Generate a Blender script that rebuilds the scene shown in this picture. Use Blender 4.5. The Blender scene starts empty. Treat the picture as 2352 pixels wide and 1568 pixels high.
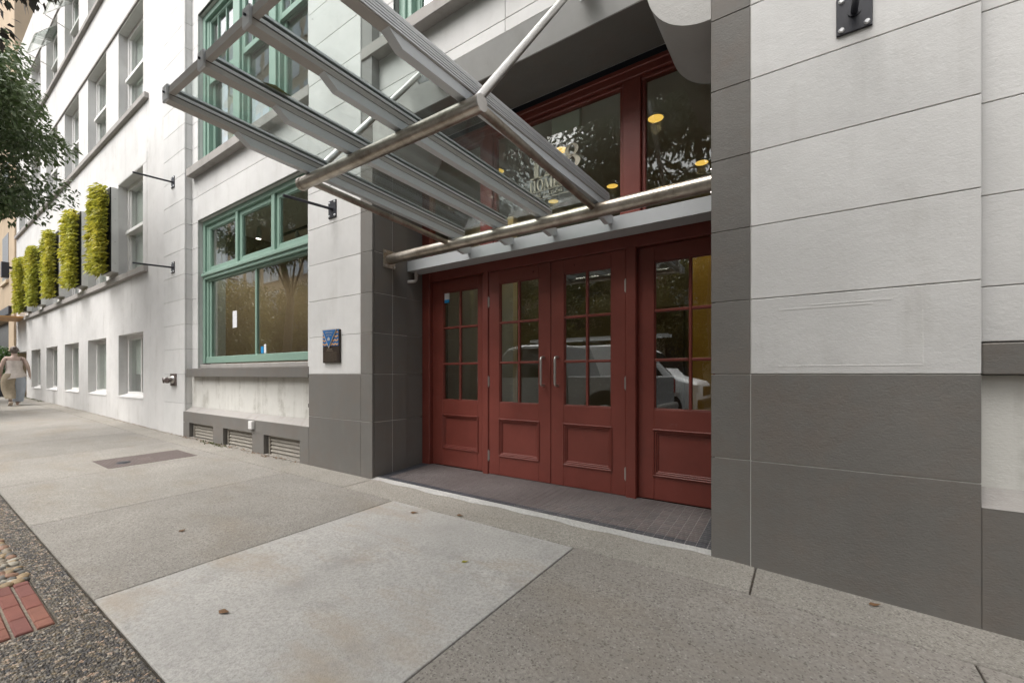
import bpy, math, random
import numpy as np
from mathutils import Vector, Matrix

random.seed(7)
RNG = np.random.default_rng(11)
S = bpy.context.scene
COL = S.collection

# ---------------------------------------------------------------- camera, sky, sun, exposure
ANG = math.atan2(674, 980)
cam_d = bpy.data.cameras.new('camera')
cam_d.sensor_width = 36.0
cam_d.lens = 980 / 2352 * 36.0
cam_d.shift_y = 75 / 2352
cam_d.clip_start = 0.05
cam_d.clip_end = 1000
cam = bpy.data.objects.new('camera', cam_d)
COL.objects.link(cam)
cam.location = (0, 0, 0)
cam.rotation_euler = (math.pi / 2, 0, ANG)
S.camera = cam

W = bpy.data.worlds.new('World')
S.world = W
W.use_nodes = True
wn, wl = W.node_tree.nodes, W.node_tree.links
wn.clear()
w_out = wn.new('ShaderNodeOutputWorld')
w_bg = wn.new('ShaderNodeBackground')
w_sky = wn.new('ShaderNodeTexSky')
w_hsv = wn.new('ShaderNodeHueSaturation')
SUN_EL, SUN_AZ = math.radians(58), math.radians(205)     # azimuth clockwise from +Y
w_sky.sky_type = 'NISHITA'
w_sky.sun_disc = False
w_sky.sun_elevation = SUN_EL
w_sky.sun_rotation = SUN_AZ
w_sky.air_density = 1.0
w_sky.dust_density = 6.0
w_sky.ozone_density = 1.0
w_hsv.inputs['Saturation'].default_value = 0.22
w_bg.inputs['Strength'].default_value = 0.15
wl.new(w_sky.outputs[0], w_hsv.inputs['Color'])
wl.new(w_hsv.outputs[0], w_bg.inputs['Color'])
wl.new(w_bg.outputs[0], w_out.inputs['Surface'])

sun_d = bpy.data.lights.new('sun', 'SUN')
sun_d.energy = 0.75
sun_d.angle = math.radians(60)
sun_d.color = (1.0, 0.96, 0.9)
sun = bpy.data.objects.new('sun', sun_d)
COL.objects.link(sun)
to_sun = Vector((math.sin(SUN_AZ) * math.cos(SUN_EL), math.cos(SUN_AZ) * math.cos(SUN_EL), math.sin(SUN_EL)))
sun.rotation_euler = to_sun.to_track_quat('Z', 'Y').to_euler()

S.view_settings.view_transform = 'Standard'
S.view_settings.look = 'None'
S.view_settings.exposure = 1.25
S.view_settings.gamma = 1.0
S.view_settings.use_curve_mapping = False
S.render.engine = 'CYCLES'
S.cycles.max_bounces = 10
S.cycles.diffuse_bounces = 5
S.cycles.glossy_bounces = 5
S.cycles.transmission_bounces = 8
S.cycles.transparent_max_bounces = 24
S.cycles.caustics_reflective = False
S.cycles.caustics_refractive = False
S.cycles.use_denoising = True

# ---------------------------------------------------------------- materials
class MatB:
    """small node-graph helper"""
    def __init__(s, name):
        s.m = bpy.data.materials.new(name)
        s.m.use_nodes = True
        s.n, s.l = s.m.node_tree.nodes, s.m.node_tree.links
        s.n.clear()
        s.out = s.n.new('ShaderNodeOutputMaterial')
        s.pos = None
    def co(s, scale=(1, 1, 1), rot=(0, 0, 0)):
        if s.pos is None:
            s.pos = s.n.new('ShaderNodeNewGeometry')
        mp = s.n.new('ShaderNodeMapping')
        mp.inputs['Scale'].default_value = scale
        mp.inputs['Rotation'].default_value = rot
        s.l.new(s.pos.outputs['Position'], mp.inputs['Vector'])
        return mp.outputs[0]
    def noise(s, scale, detail=4, rough=0.55, vec=None):
        t = s.n.new('ShaderNodeTexNoise')
        t.inputs['Scale'].default_value = scale
        t.inputs['Detail'].default_value = detail
        t.inputs['Roughness'].default_value = rough
        s.l.new(vec if vec is not None else s.co(), t.inputs['Vector'])
        return t.outputs[0]
    def voro(s, scale, feature='F1', out='Distance', vec=None):
        t = s.n.new('ShaderNodeTexVoronoi')
        t.feature = feature
        t.inputs['Scale'].default_value = scale
        s.l.new(vec if vec is not None else s.co(), t.inputs['Vector'])
        return t.outputs[out]
    def ramp(s, fac, stops):
        r = s.n.new('ShaderNodeValToRGB')
        e = r.color_ramp.elements
        while len(e) < len(stops):
            e.new(0.5)
        for el, (p, c) in zip(e, stops):
            el.position = p
            el.color = tuple(c) + (1,) if len(c) == 3 else c
        s.l.new(fac, r.inputs[0])
        return r.outputs[0]
    def mix(s, fac, a, b, mode='MIX'):
        x = s.n.new('ShaderNodeMix')
        x.data_type = 'RGBA'
        x.blend_type = mode
        for sock, v in ((x.inputs[0], fac), (x.inputs[6], a), (x.inputs[7], b)):
            if hasattr(v, 'is_output'):
                s.l.new(v, sock)
            elif isinstance(v, (int, float)):
                sock.default_value = v
            else:
                sock.default_value = tuple(v) + (1,)
        return x.outputs[2]
    def math(s, op, a, b=0.0):
        x = s.n.new('ShaderNodeMath')
        x.operation = op
        for sock, v in ((x.inputs[0], a), (x.inputs[1], b)):
            if hasattr(v, 'is_output'):
                s.l.new(v, sock)
            else:
                sock.default_value = v
        return x.outputs[0]
    def bump(s, height, strength, dist=0.01, normal=None):
        b = s.n.new('ShaderNodeBump')
        b.inputs['Strength'].default_value = strength
        b.inputs['Distance'].default_value = dist
        s.l.new(height, b.inputs['Height'])
        if normal is not None:
            s.l.new(normal, b.inputs['Normal'])
        return b.outputs[0]
    def objrand(s):
        o = s.n.new('ShaderNodeObjectInfo')
        return o.outputs['Random']
    def bsdf(s, col, rough=0.7, metal=0.0, normal=None, spec=0.5, **kw):
        p = s.n.new('ShaderNodeBsdfPrincipled')
        for nm, v in (('Base Color', col), ('Roughness', rough), ('Metallic', metal)):
            if hasattr(v, 'is_output'):
                s.l.new(v, p.inputs[nm])
            else:
                p.inputs[nm].default_value = v if isinstance(v, (int, float)) else tuple(v) + (1,)
        p.inputs['Specular IOR Level'].default_value = spec
        if normal is not None:
            s.l.new(normal, p.inputs['Normal'])
        for k, v in kw.items():
            p.inputs[k].default_value = v
        s.l.new(p.outputs[0], s.out.inputs['Surface'])
        return p

def sc(c, k):
    return tuple(x * k for x in c)

def stucco(name, col, dirt=0.35, dirtcol=(0.30, 0.28, 0.24), bump=0.35, rough=0.75, objvar=0.05, fine=90, mott=0.22, mottcol=None):
    b = MatB(name)
    big = b.noise(0.9, 5, 0.6)
    c = b.mix(b.ramp(big, [(0.35, (0, 0, 0)), (0.7, (1, 1, 1))]), sc(col, 0.90), sc(col, 1.05))
    med = b.noise(4.5, 6, 0.7)
    c = b.mix(b.math('MULTIPLY', b.ramp(med, [(0.45, (0, 0, 0)), (0.68, (1, 1, 1))]), mott), c, mottcol or sc(col, 0.78))
    streak = b.noise(1.0, 6, 0.65, b.co((5, 5, 0.35)))
    smud = b.noise(3.5, 6, 0.7)
    f = b.math('MULTIPLY', b.ramp(streak, [(0.47, (0, 0, 0)), (0.66, (1, 1, 1))]), b.ramp(smud, [(0.42, (0, 0, 0)), (0.66, (1, 1, 1))]))
    c = b.mix(b.math('MULTIPLY', f, dirt), c, dirtcol)
    spots = b.voro(2.3)
    sp = b.ramp(spots, [(0.0, (1, 1, 1)), (0.028, (0, 0, 0))])
    c = b.mix(b.math('MULTIPLY', sp, 0.35), c, sc(col, 0.4))
    if objvar:
        r = b.math('ADD', b.math('MULTIPLY', b.objrand(), objvar * 2), 1 - objvar)
        g = b.n.new('ShaderNodeCombineColor')
        for i in range(3):
            b.l.new(r, g.inputs[i])
        c = b.mix(1.0, c, g.outputs[0], 'MULTIPLY')
    h = b.math('ADD', b.math('MULTIPLY', b.noise(fine, 3, 0.6), 0.5), b.noise(14, 5, 0.6))
    h = b.math('ADD', h, b.math('MULTIPLY', b.noise(1.0, 4, 0.6, b.co((30, 30, 120))), 0.4))
    b.bsdf(c, rough, 0, b.bump(h, bump, 0.006), 0.3)
    return b.m

def paint(name, col, rough=0.4, bump=0.08, var=0.08, spec=0.4, metal=0.0, nscale=6):
    b = MatB(name)
    n = b.noise(nscale, 5, 0.6)
    c = b.mix(n, sc(col, 1 - var), sc(col, 1 + var))
    rr = b.math('ADD', b.math('MULTIPLY', b.noise(17, 4), 0.18), rough - 0.09)
    h = b.noise(140, 2)
    b.bsdf(c, rr, metal, b.bump(h, bump, 0.002) if bump else None, spec)
    return b.m

def steel(name, col, rough=0.32, stain=0.5, stretch=(60, 4, 60), staincol=(0.16, 0.115, 0.07)):
    b = MatB(name)
    g = b.noise(1.0, 4, 0.6, b.co(stretch))
    n = b.noise(5, 6, 0.7)
    c = b.mix(b.math('MULTIPLY', b.ramp(n, [(0.42, (0, 0, 0)), (0.68, (1, 1, 1))]), stain), col, staincol)
    c = b.mix(b.math('MULTIPLY', g, 0.25), c, sc(col, 0.6))
    rr = b.math('ADD', b.math('MULTIPLY', n, 0.3), rough - 0.1)
    b.bsdf(c, rr, 0.9, b.bump(g, 0.06, 0.002))
    return b.m

def concrete(name, col, speck=0.5, stain=0.25, staincol=(0.22, 0.17, 0.11), bump=0.5, objvar=0.06, dark=(0.10, 0.09, 0.08), light=(0.58, 0.55, 0.5), sscale=150, dth=0.82, lth=0.90):
    b = MatB(name)
    big = b.noise(1.6, 6, 0.62)
    c = b.mix(b.ramp(big, [(0.3, (0, 0, 0)), (0.72, (1, 1, 1))]), sc(col, 0.80), sc(col, 1.12))
    fine = b.noise(55, 4, 0.7)
    c = b.mix(b.ramp(fine, [(0.38, (1, 1, 1)), (0.6, (0, 0, 0))]), c, sc(col, 0.75))
    v = b.voro(sscale, 'F1', 'Color')
    sep = b.n.new('ShaderNodeSeparateColor')
    b.l.new(v, sep.inputs[0])
    dk = b.math('MULTIPLY', b.ramp(sep.outputs[0], [(dth, (0, 0, 0)), (dth + .04, (1, 1, 1))]), speck)
    lt = b.math('MULTIPLY', b.ramp(sep.outputs[1], [(lth, (0, 0, 0)), (lth + .05, (1, 1, 1))]), speck * 0.6)
    c = b.mix(dk, c, dark)
    c = b.mix(lt, c, light)
    v2 = b.voro(38, 'F1', 'Color')
    sep2 = b.n.new('ShaderNodeSeparateColor')
    b.l.new(v2, sep2.inputs[0])
    d2 = b.voro(38)
    f2 = b.math('MULTIPLY', b.ramp(sep2.outputs[0], [(0.93, (0, 0, 0)), (0.95, (1, 1, 1))]), b.ramp(d2, [(0.22, (1, 1, 1)), (0.34, (0, 0, 0))]))
    c = b.mix(b.math('MULTIPLY', f2, speck), c, dark)
    st = b.noise(0.8, 5, 0.65, b.co((1.0, 2.2, 1)))
    c = b.mix(b.math('MULTIPLY', b.ramp(st, [(0.50, (0, 0, 0)), (0.70, (1, 1, 1))]), stain), c, staincol)
    st2 = b.noise(2.6, 6, 0.7)
    c = b.mix(b.math('MULTIPLY', b.ramp(st2, [(0.53, (0, 0, 0)), (0.68, (1, 1, 1))]), stain * 0.7), c, sc(col, 0.55))
    gum = b.math('MULTIPLY', b.ramp(b.voro(3.1), [(0.035, (1, 1, 1)), (0.06, (0, 0, 0))]), 0.45 if stain > 0.15 else 0.0)
    c = b.mix(gum, c, sc(col, 0.5))
    gum2 = b.math('MULTIPLY', b.ramp(b.voro(2.2, vec=b.co((1.1, 0.9, 1), (0, 0, 1.0))), [(0.02, (1, 1, 1)), (0.045, (0, 0, 0))]), 0.5 if stain > 0.15 else 0.0)
    c = b.mix(gum2, c, sc(col, 1.5))
    if objvar:
        r = b.math('ADD', b.math('MULTIPLY', b.objrand(), objvar * 2), 1 - objvar)
        g = b.n.new('ShaderNodeCombineColor')
        for i in range(3):
            b.l.new(r, g.inputs[i])
        c = b.mix(1.0, c, g.outputs[0], 'MULTIPLY')
    h = b.math('ADD', b.noise(90, 4, 0.7), b.math('MULTIPLY', b.voro(sscale), 0.6))
    b.bsdf(c, 0.88, 0, b.bump(h, bump, 0.005), 0.25)
    return b.m

def glass(name, tint=(0.93, 0.96, 0.94), ior=1.75, wave=0.0, wscale=1.2, dirt=0.0, rough=0.0):
    b = MatB(name)
    lw = b.n.new('ShaderNodeLayerWeight')          # Schlick reflectance, the same from both sides of the sheet
    lw.inputs['Blend'].default_value = 0.5
    f0 = ((ior - 1) / (ior + 1)) ** 2
    fac = b.math('ADD', b.math('MULTIPLY', b.math('POWER', lw.outputs['Facing'], 5.0), 1 - f0), f0)
    tr = b.n.new('ShaderNodeBsdfTransparent')
    tr.inputs[0].default_value = tint + (1,)
    gl = b.n.new('ShaderNodeBsdfGlossy')
    gl.inputs['Roughness'].default_value = rough
    gl.inputs['Color'].default_value = (1, 1, 1, 1)
    if wave:
        nb = b.bump(b.noise(wscale, 2, 0.5), wave, 0.05)
        b.l.new(nb, gl.inputs['Normal'])
    mx = b.n.new('ShaderNodeMixShader')
    b.l.new(fac, mx.inputs[0])
    b.l.new(tr.outputs[0], mx.inputs[1])
    b.l.new(gl.outputs[0], mx.inputs[2])
    res = mx.outputs[0]
    if dirt:
        df = b.n.new('ShaderNodeBsdfDiffuse')
        df.inputs[0].default_value = (0.62, 0.64, 0.62, 1)
        m2 = b.n.new('ShaderNodeMixShader')
        sp = b.ramp(b.voro(26), [(0.0, (1, 1, 1)), (0.12, (0, 0, 0))])
        gate = b.ramp(b.noise(5, 4, 0.7), [(0.5, (0, 0, 0)), (0.62, (1, 1, 1))])
        f = b.math('ADD', b.math('MULTIPLY', b.math('MULTIPLY', sp, gate), 0.5), b.math('MULTIPLY', b.noise(2.5, 6, 0.7), dirt))
        b.l.new(f, m2.inputs[0])
        b.l.new(res, m2.inputs[1])
        b.l.new(df.outputs[0], m2.inputs[2])
        res = m2.outputs[0]
    b.l.new(res, b.out.inputs['Surface'])
    return b.m

def emit(name, col, s):
    b = MatB(name)
    e = b.n.new('ShaderNodeEmission')
    e.inputs[0].default_value = tuple(col) + (1,)
    e.inputs[1].default_value = s
    b.l.new(e.outputs[0], b.out.inputs['Surface'])
    return b.m

def leafmat(name, c1, c2, c3, trans=0.25):
    b = MatB(name)
    n = b.noise(1.1, 3)
    n2 = b.noise(23, 2)
    c = b.mix(b.ramp(n, [(0.35, (0, 0, 0)), (0.65, (1, 1, 1))]), c1, c2)
    c = b.mix(b.ramp(n2, [(0.45, (0, 0, 0)), (0.7, (1, 1, 1))]), c, c3)
    p = b.bsdf(c, 0.42, 0, None, 0.5)
    t = b.n.new('ShaderNodeBsdfTranslucent')
    b.l.new(c, t.inputs[0])
    mx = b.n.new('ShaderNodeMixShader')
    mx.inputs[0].default_value = trans
    b.l.new(p.outputs[0], mx.inputs[1])
    b.l.new(t.outputs[0], mx.inputs[2])
    b.l.new(mx.outputs[0], b.out.inputs['Surface'])
    return b.m

def brickwall(name, c1, c2, mortar, scale=4.0):
    b = MatB(name)
    t = b.n.new('ShaderNodeTexBrick')
    t.inputs['Scale'].default_value = scale
    t.inputs['Color1'].default_value = c1 + (1,)
    t.inputs['Color2'].default_value = c2 + (1,)
    t.inputs['Mortar'].default_value = mortar + (1,)
    b.l.new(b.co((1, 1, 1), (math.pi / 2, 0, 0)), t.inputs['Vector'])
    b.bsdf(t.outputs[0], 0.85)
    return b.m

M = {}
M['white'] = stucco('white_stucco', (0.665, 0.66, 0.645), 0.22)
M['white_annex'] = stucco('annex_stucco', (0.66, 0.65, 0.635), 0.35, objvar=0, bump=0.25)
M['white_dirty'] = stucco('stained_stucco', (0.66, 0.65, 0.61), 0.75, (0.20, 0.18, 0.14))
M['grey'] = stucco('grey_stucco', (0.172, 0.164, 0.151), 0.25, (0.24, 0.23, 0.21), bump=0.5, mott=0.5, mottcol=(0.175, 0.145, 0.122))
M['corbel'] = stucco('corbel_grey', (0.46, 0.45, 0.43), 0.25, bump=0.5)
M['stone_sill'] = stucco('sill_stone', (0.36, 0.34, 0.32), 0.6, (0.15, 0.14, 0.12), objvar=0)
M['groove'] = stucco('joint_dark', (0.26, 0.255, 0.245), 0.3, objvar=0)
M['groove_grey'] = stucco('joint_catchlight', (0.55, 0.54, 0.51), 0.2, objvar=0)  # pale tone paints in the light caught on the joint lips
M['green'] = paint('green_paint', (0.235, 0.355, 0.29), 0.42, 0.1, 0.07)
def oxblood():
    b = MatB('oxblood_paint')
    col = (0.190, 0.045, 0.033)
    st = b.noise(1.0, 5, 0.6, b.co((55, 55, 3)))
    big = b.noise(2.2, 6, 0.65)
    c = b.mix(b.ramp(big, [(0.35, (0, 0, 0)), (0.7, (1, 1, 1))]), sc(col, 0.84), sc(col, 1.12))
    c = b.mix(b.math('MULTIPLY', st, 0.22), c, sc(col, 0.62))
    sm = b.noise(9, 7, 0.75)
    c = b.mix(b.math('MULTIPLY', b.ramp(sm, [(0.6, (0, 0, 0)), (0.74, (1, 1, 1))]), 0.4), c, (0.20, 0.10, 0.08))
    chip = b.math('MULTIPLY', b.ramp(b.voro(9), [(0.0, (1, 1, 1)), (0.035, (0, 0, 0))]), 0.6)
    c = b.mix(chip, c, (0.30, 0.22, 0.18))
    rr = b.math('ADD', b.math('MULTIPLY', big, 0.3), 0.25)
    b.bsdf(c, rr, 0, b.bump(st, 0.10, 0.004), 0.45)
    return b.m
M['red'] = oxblood()
M['alu'] = paint('anodised_aluminium', (0.70, 0.71, 0.72), 0.35, 0.05, 0.05, 0.5, 0.35)
M['alu_glint'] = paint('aluminium_glint', (0.84, 0.85, 0.86), 0.3, 0.0, 0.03, 0.6)  # highlight along the glazing bars put in as near-white non-metal colour
M['gutter'] = paint('gutter_paint', (0.48, 0.50, 0.51), 0.45, 0.05, 0.06)
M['alu_light'] = paint('pale_silver_paint', (0.78, 0.81, 0.83), 0.4, 0.05, 0.05)
M['alu_paint'] = paint('grey_metal_paint', (0.64, 0.66, 0.67), 0.4, 0.05, 0.05)
M['alu_dark'] = paint('taupe_tinted_metal', (0.52, 0.495, 0.465), 0.45, 0.05, 0.06)  # taupe tint stands in for pavement reflected in the rafter undersides
M['ss'] = steel('stainless_tube', (0.62, 0.57, 0.50), 0.3, 0.75)
M['ss_clean'] = steel('stainless_rod', (0.70, 0.68, 0.66), 0.3, 0.25)
M['chrome'] = steel('handle_steel', (0.62, 0.60, 0.57), 0.28, 0.1)
M['black'] = paint('black_metal', (0.022, 0.023, 0.03), 0.4, 0.05)
M['rubber'] = paint('black_rubber', (0.012, 0.012, 0.012), 0.6, 0.0)
M['glass'] = glass('window_glass', ior=2.25)
M['glass_soft'] = glass('transom_glass', ior=1.62, wave=0.006, wscale=1.5)
M['glass_old'] = glass('old_wavy_glass', ior=2.5, wave=0.035, wscale=1.3)
M['glass_annex'] = glass('annex_glass', ior=1.7, wave=0.02, wscale=1.6)
M['glass_canopy'] = glass('canopy_glass', (0.915, 0.955, 0.942), 1.45, 0.0, 1, 0.13)
M['slab'] = concrete('sidewalk_concrete', (0.315, 0.295, 0.266), 0.5, 0.28)
M['slab_coarse'] = concrete('sidewalk_coarse', (0.325, 0.30, 0.268), 0.6, 0.22, sscale=135, dth=0.88, lth=0.94)
M['slab_new'] = concrete('new_concrete', (0.455, 0.44, 0.415), 0.16, 0.65, (0.33, 0.26, 0.18), 0.3)
M['strip'] = concrete('curb_concrete', (0.33, 0.308, 0.272), 0.5, 0.15)
M['apron'] = concrete('pale_mortar', (0.50, 0.49, 0.47), 0.1, 0.15, bump=0.4)
M['joint'] = concrete('joint_dirt', (0.085, 0.074, 0.06), 0.3, 0.2, objvar=0)
M['agg_base'] = concrete('aggregate_matrix', (0.13, 0.115, 0.095), 0.7, 0.2, sscale=120, objvar=0)
M['asphalt'] = concrete('asphalt', (0.055, 0.055, 0.057), 0.35, 0.1, objvar=0)
M['mortar'] = concrete('brick_mortar', (0.27, 0.235, 0.19), 0.4, 0.3, objvar=0)
M['soil'] = concrete('soil', (0.075, 0.06, 0.045), 0.5, 0.2, objvar=0)

def variable(name, cols, rough=0.7, bump=0.4, bscale=40, nscale=8):
    """colour picked per object, with grain"""
    b = MatB(name)
    n = len(cols)
    stops = [((i + 0.02) / n, c) for i, c in enumerate(cols)]
    rp = b.n.new('ShaderNodeValToRGB')
    rp.color_ramp.interpolation = 'CONSTANT'
    e = rp.color_ramp.elements
    while len(e) < n:
        e.new(0.5)
    for el, (p, c) in zip(e, stops):
        el.position = p
        el.color = c + (1,)
    b.l.new(b.objrand(), rp.inputs[0])
    nz = b.noise(nscale, 6, 0.7)
    c = b.mix(b.math('MULTIPLY', b.ramp(nz, [(0.35, (0, 0, 0)), (0.7, (1, 1, 1))]), 0.45), rp.outputs[0], sc(cols[0], 0.45))
    b.bsdf(c, rough, 0, b.bump(b.noise(bscale, 5, 0.7), bump, 0.004), 0.3)
    return b.m

M['brick'] = variable('red_brick', [(0.225, 0.088, 0.068), (0.195, 0.08, 0.068), (0.17, 0.073, 0.07), (0.24, 0.105, 0.075)])
M['cobble'] = variable('river_stone', [(0.24, 0.20, 0.15), (0.12, 0.115, 0.105), (0.32, 0.23, 0.13), (0.17, 0.16, 0.145), (0.26, 0.15, 0.10), (0.36, 0.33, 0.27)], 0.6, 0.2)
M['tile'] = variable('brown_tile', [(0.145, 0.122, 0.118), (0.165, 0.136, 0.13), (0.13, 0.115, 0.115), (0.155, 0.135, 0.132)], 0.45, 0.1)
M['tile_b'] = variable('slate_tile', [(0.075, 0.078, 0.09), (0.09, 0.092, 0.10), (0.065, 0.068, 0.078)], 0.45, 0.1)
M['grout'] = concrete('grout', (0.44, 0.42, 0.41), 0.1, 0.2, objvar=0)

def pebblemat():
    b = MatB('small_pebbles')
    v = b.voro(70, 'F1', 'Color')
    sep = b.n.new('ShaderNodeSeparateColor')
    b.l.new(v, sep.inputs[0])
    c = b.ramp(sep.outputs[0], [(0.0, (0.05, 0.048, 0.048)), (0.25, (0.12, 0.105, 0.09)), (0.45, (0.085, 0.085, 0.09)), (0.6, (0.22, 0.175, 0.115)), (0.75, (0.16, 0.145, 0.125)), (0.88, (0.34, 0.31, 0.26)), (1.0, (0.40, 0.28, 0.2))])
    b.bsdf(c, 0.6, 0, b.bump(b.noise(200, 2), 0.15, 0.002), 0.35)
    return b.m
M['pebble'] = pebblemat()
M['leaf'] = leafmat('tree_leaf', (0.06, 0.10, 0.035), (0.10, 0.145, 0.05), (0.15, 0.18, 0.10))
M['leaf_y'] = leafmat('autumn_leaf', (0.09, 0.11, 0.035), (0.17, 0.145, 0.035), (0.21, 0.16, 0.04), 0.35)
M['leaf_dark'] = leafmat('plum_leaf', (0.035, 0.038, 0.024), (0.045, 0.028, 0.032), (0.06, 0.06, 0.035))
M['leaf_green'] = leafmat('living_wall_leaf', (0.40, 0.40, 0.05), (0.60, 0.53, 0.07), (0.20, 0.24, 0.035), 0.4)
M['shrub'] = leafmat('shrub_leaf', (0.05, 0.12, 0.03), (0.09, 0.17, 0.05), (0.06, 0.1, 0.03))
M['bark'] = stucco('bark', (0.12, 0.095, 0.075), 0.5, (0.05, 0.045, 0.04), bump=0.9, objvar=0, fine=40)
M['litter'] = paint('dry_leaf', (0.14, 0.075, 0.035), 0.7, 0.2, 0.4)
M['yellow_leaf'] = paint('yellow_leaf', (0.27, 0.25, 0.03), 0.6, 0.2, 0.3)
M['bronze'] = paint('bronze_plate', (0.035, 0.024, 0.018), 0.4, 0.1, 0.2)
M['blue'] = paint('plaque_blue', (0.015, 0.13, 0.36), 0.4, 0.05)
M['sand'] = paint('plaque_sand', (0.55, 0.30, 0.12), 0.5, 0.05)
M['palecopper'] = paint('plaque_rim', (0.42, 0.40, 0.38), 0.35, 0.05)
M['print'] = paint('plaque_print', (0.17, 0.135, 0.10), 0.5, 0.0)
M['gold'] = paint('gold_lettering', (0.78, 0.72, 0.57), 0.45, 0.0)
M['lobby'] = paint('lobby_wall', (0.16, 0.15, 0.12), 0.6, 0.05)
M['ochre'] = paint('ochre_wall', (0.52, 0.34, 0.06), 0.5, 0.2, 0.25, nscale=3)
M['darkwood'] = paint('dark_wood', (0.045, 0.03, 0.022), 0.4, 0.1)
M['ceiling'] = paint('ceiling_paint', (0.72, 0.72, 0.68), 0.7, 0.05)
M['taupe'] = paint('taupe_wall', (0.27, 0.215, 0.155), 0.7, 0.05)
M['blind'] = paint('roller_blind', (0.50, 0.52, 0.49), 0.7, 0.05, 0.04)
M['plaster'] = paint('white_plaster', (0.72, 0.71, 0.69), 0.6, 0.05)
M['downlight'] = emit('warm_lamp', (1.0, 0.60, 0.12), 0.45)
M['bulb'] = emit('track_bulb', (1.0, 0.93, 0.8), 5.0)
M['frosted'] = paint('frosted_panel', (0.66, 0.64, 0.54), 0.6, 0.02)
M['louvre'] = paint('louvre_paint', (0.30, 0.275, 0.235), 0.55, 0.15, 0.12)
M['iron'] = paint('cast_iron', (0.115, 0.088, 0.080), 0.55, 0.2, 0.15)
M['beige'] = stucco('beige_stucco', (0.55, 0.43, 0.30), 0.3, objvar=0)
M['skin'] = paint('skin', (0.45, 0.335, 0.285), 0.5, 0.05, 0.04)
M['linen'] = paint('linen_cloth', (0.33, 0.275, 0.20), 0.85, 0.1, 0.3, nscale=14)
M['satin'] = paint('pale_cloth', (0.56, 0.50, 0.46), 0.6, 0.1, 0.3, nscale=14)
M['denim'] = paint('light_denim', (0.40, 0.44, 0.50), 0.85, 0.2, 0.08)
M['hair'] = paint('grey_brown_hair', (0.13, 0.105, 0.09), 0.5, 0.3, 0.3, nscale=60)
M['sandal'] = paint('sandal_leather', (0.10, 0.07, 0.055), 0.5, 0.05)
M['sole'] = paint('sandal_sole', (0.62, 0.52, 0.43), 0.7, 0.05)
M['silver'] = paint('silver_car_paint', (0.42, 0.43, 0.44), 0.25, 0.0, 0.02, 0.6, 0.3)
M['vanwhite'] = paint('white_car_paint', (0.80, 0.80, 0.80), 0.25, 0.0, 0.01, 0.6)
M['carglass'] = paint('tinted_car_glass', (0.012, 0.015, 0.017), 0.05, 0.0, 0.02, 0.8)
M['headlamp'] = paint('headlamp_lens', (0.7, 0.72, 0.74), 0.1, 0.0, 0.02, 0.8)
M['taillamp'] = paint('tail_lens', (0.30, 0.012, 0.01), 0.15, 0.0, 0.05, 0.8)
M['brickwall'] = brickwall('opposite_brick', (0.20, 0.085, 0.06), (0.25, 0.11, 0.075), (0.34, 0.3, 0.26))
M['cream'] = paint('cream_stone', (0.62, 0.52, 0.38), 0.7, 0.1)
M['towerglass'] = paint('tower_glass', (0.55, 0.60, 0.64), 0.08, 0.0, 0.1, 0.9, 0.35)
M['shop'] = paint('dark_shopfront', (0.02, 0.02, 0.021), 0.3, 0.0)
M['bluetag'] = paint('sticker_blue', (0.02, 0.28, 0.62), 0.4, 0.0)
M['whitetag'] = paint('sticker_white', (0.78, 0.78, 0.80), 0.4, 0.0)
M['moss'] = leafmat('moss', (0.08, 0.10, 0.03), (0.12, 0.14, 0.05), (0.06, 0.05, 0.03))

# ---------------------------------------------------------------- mesh helpers
def off_of(parent):
    v = Vector((0, 0, 0))
    p = parent
    while p is not None:
        v += p.location
        p = p.parent
    return v

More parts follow.
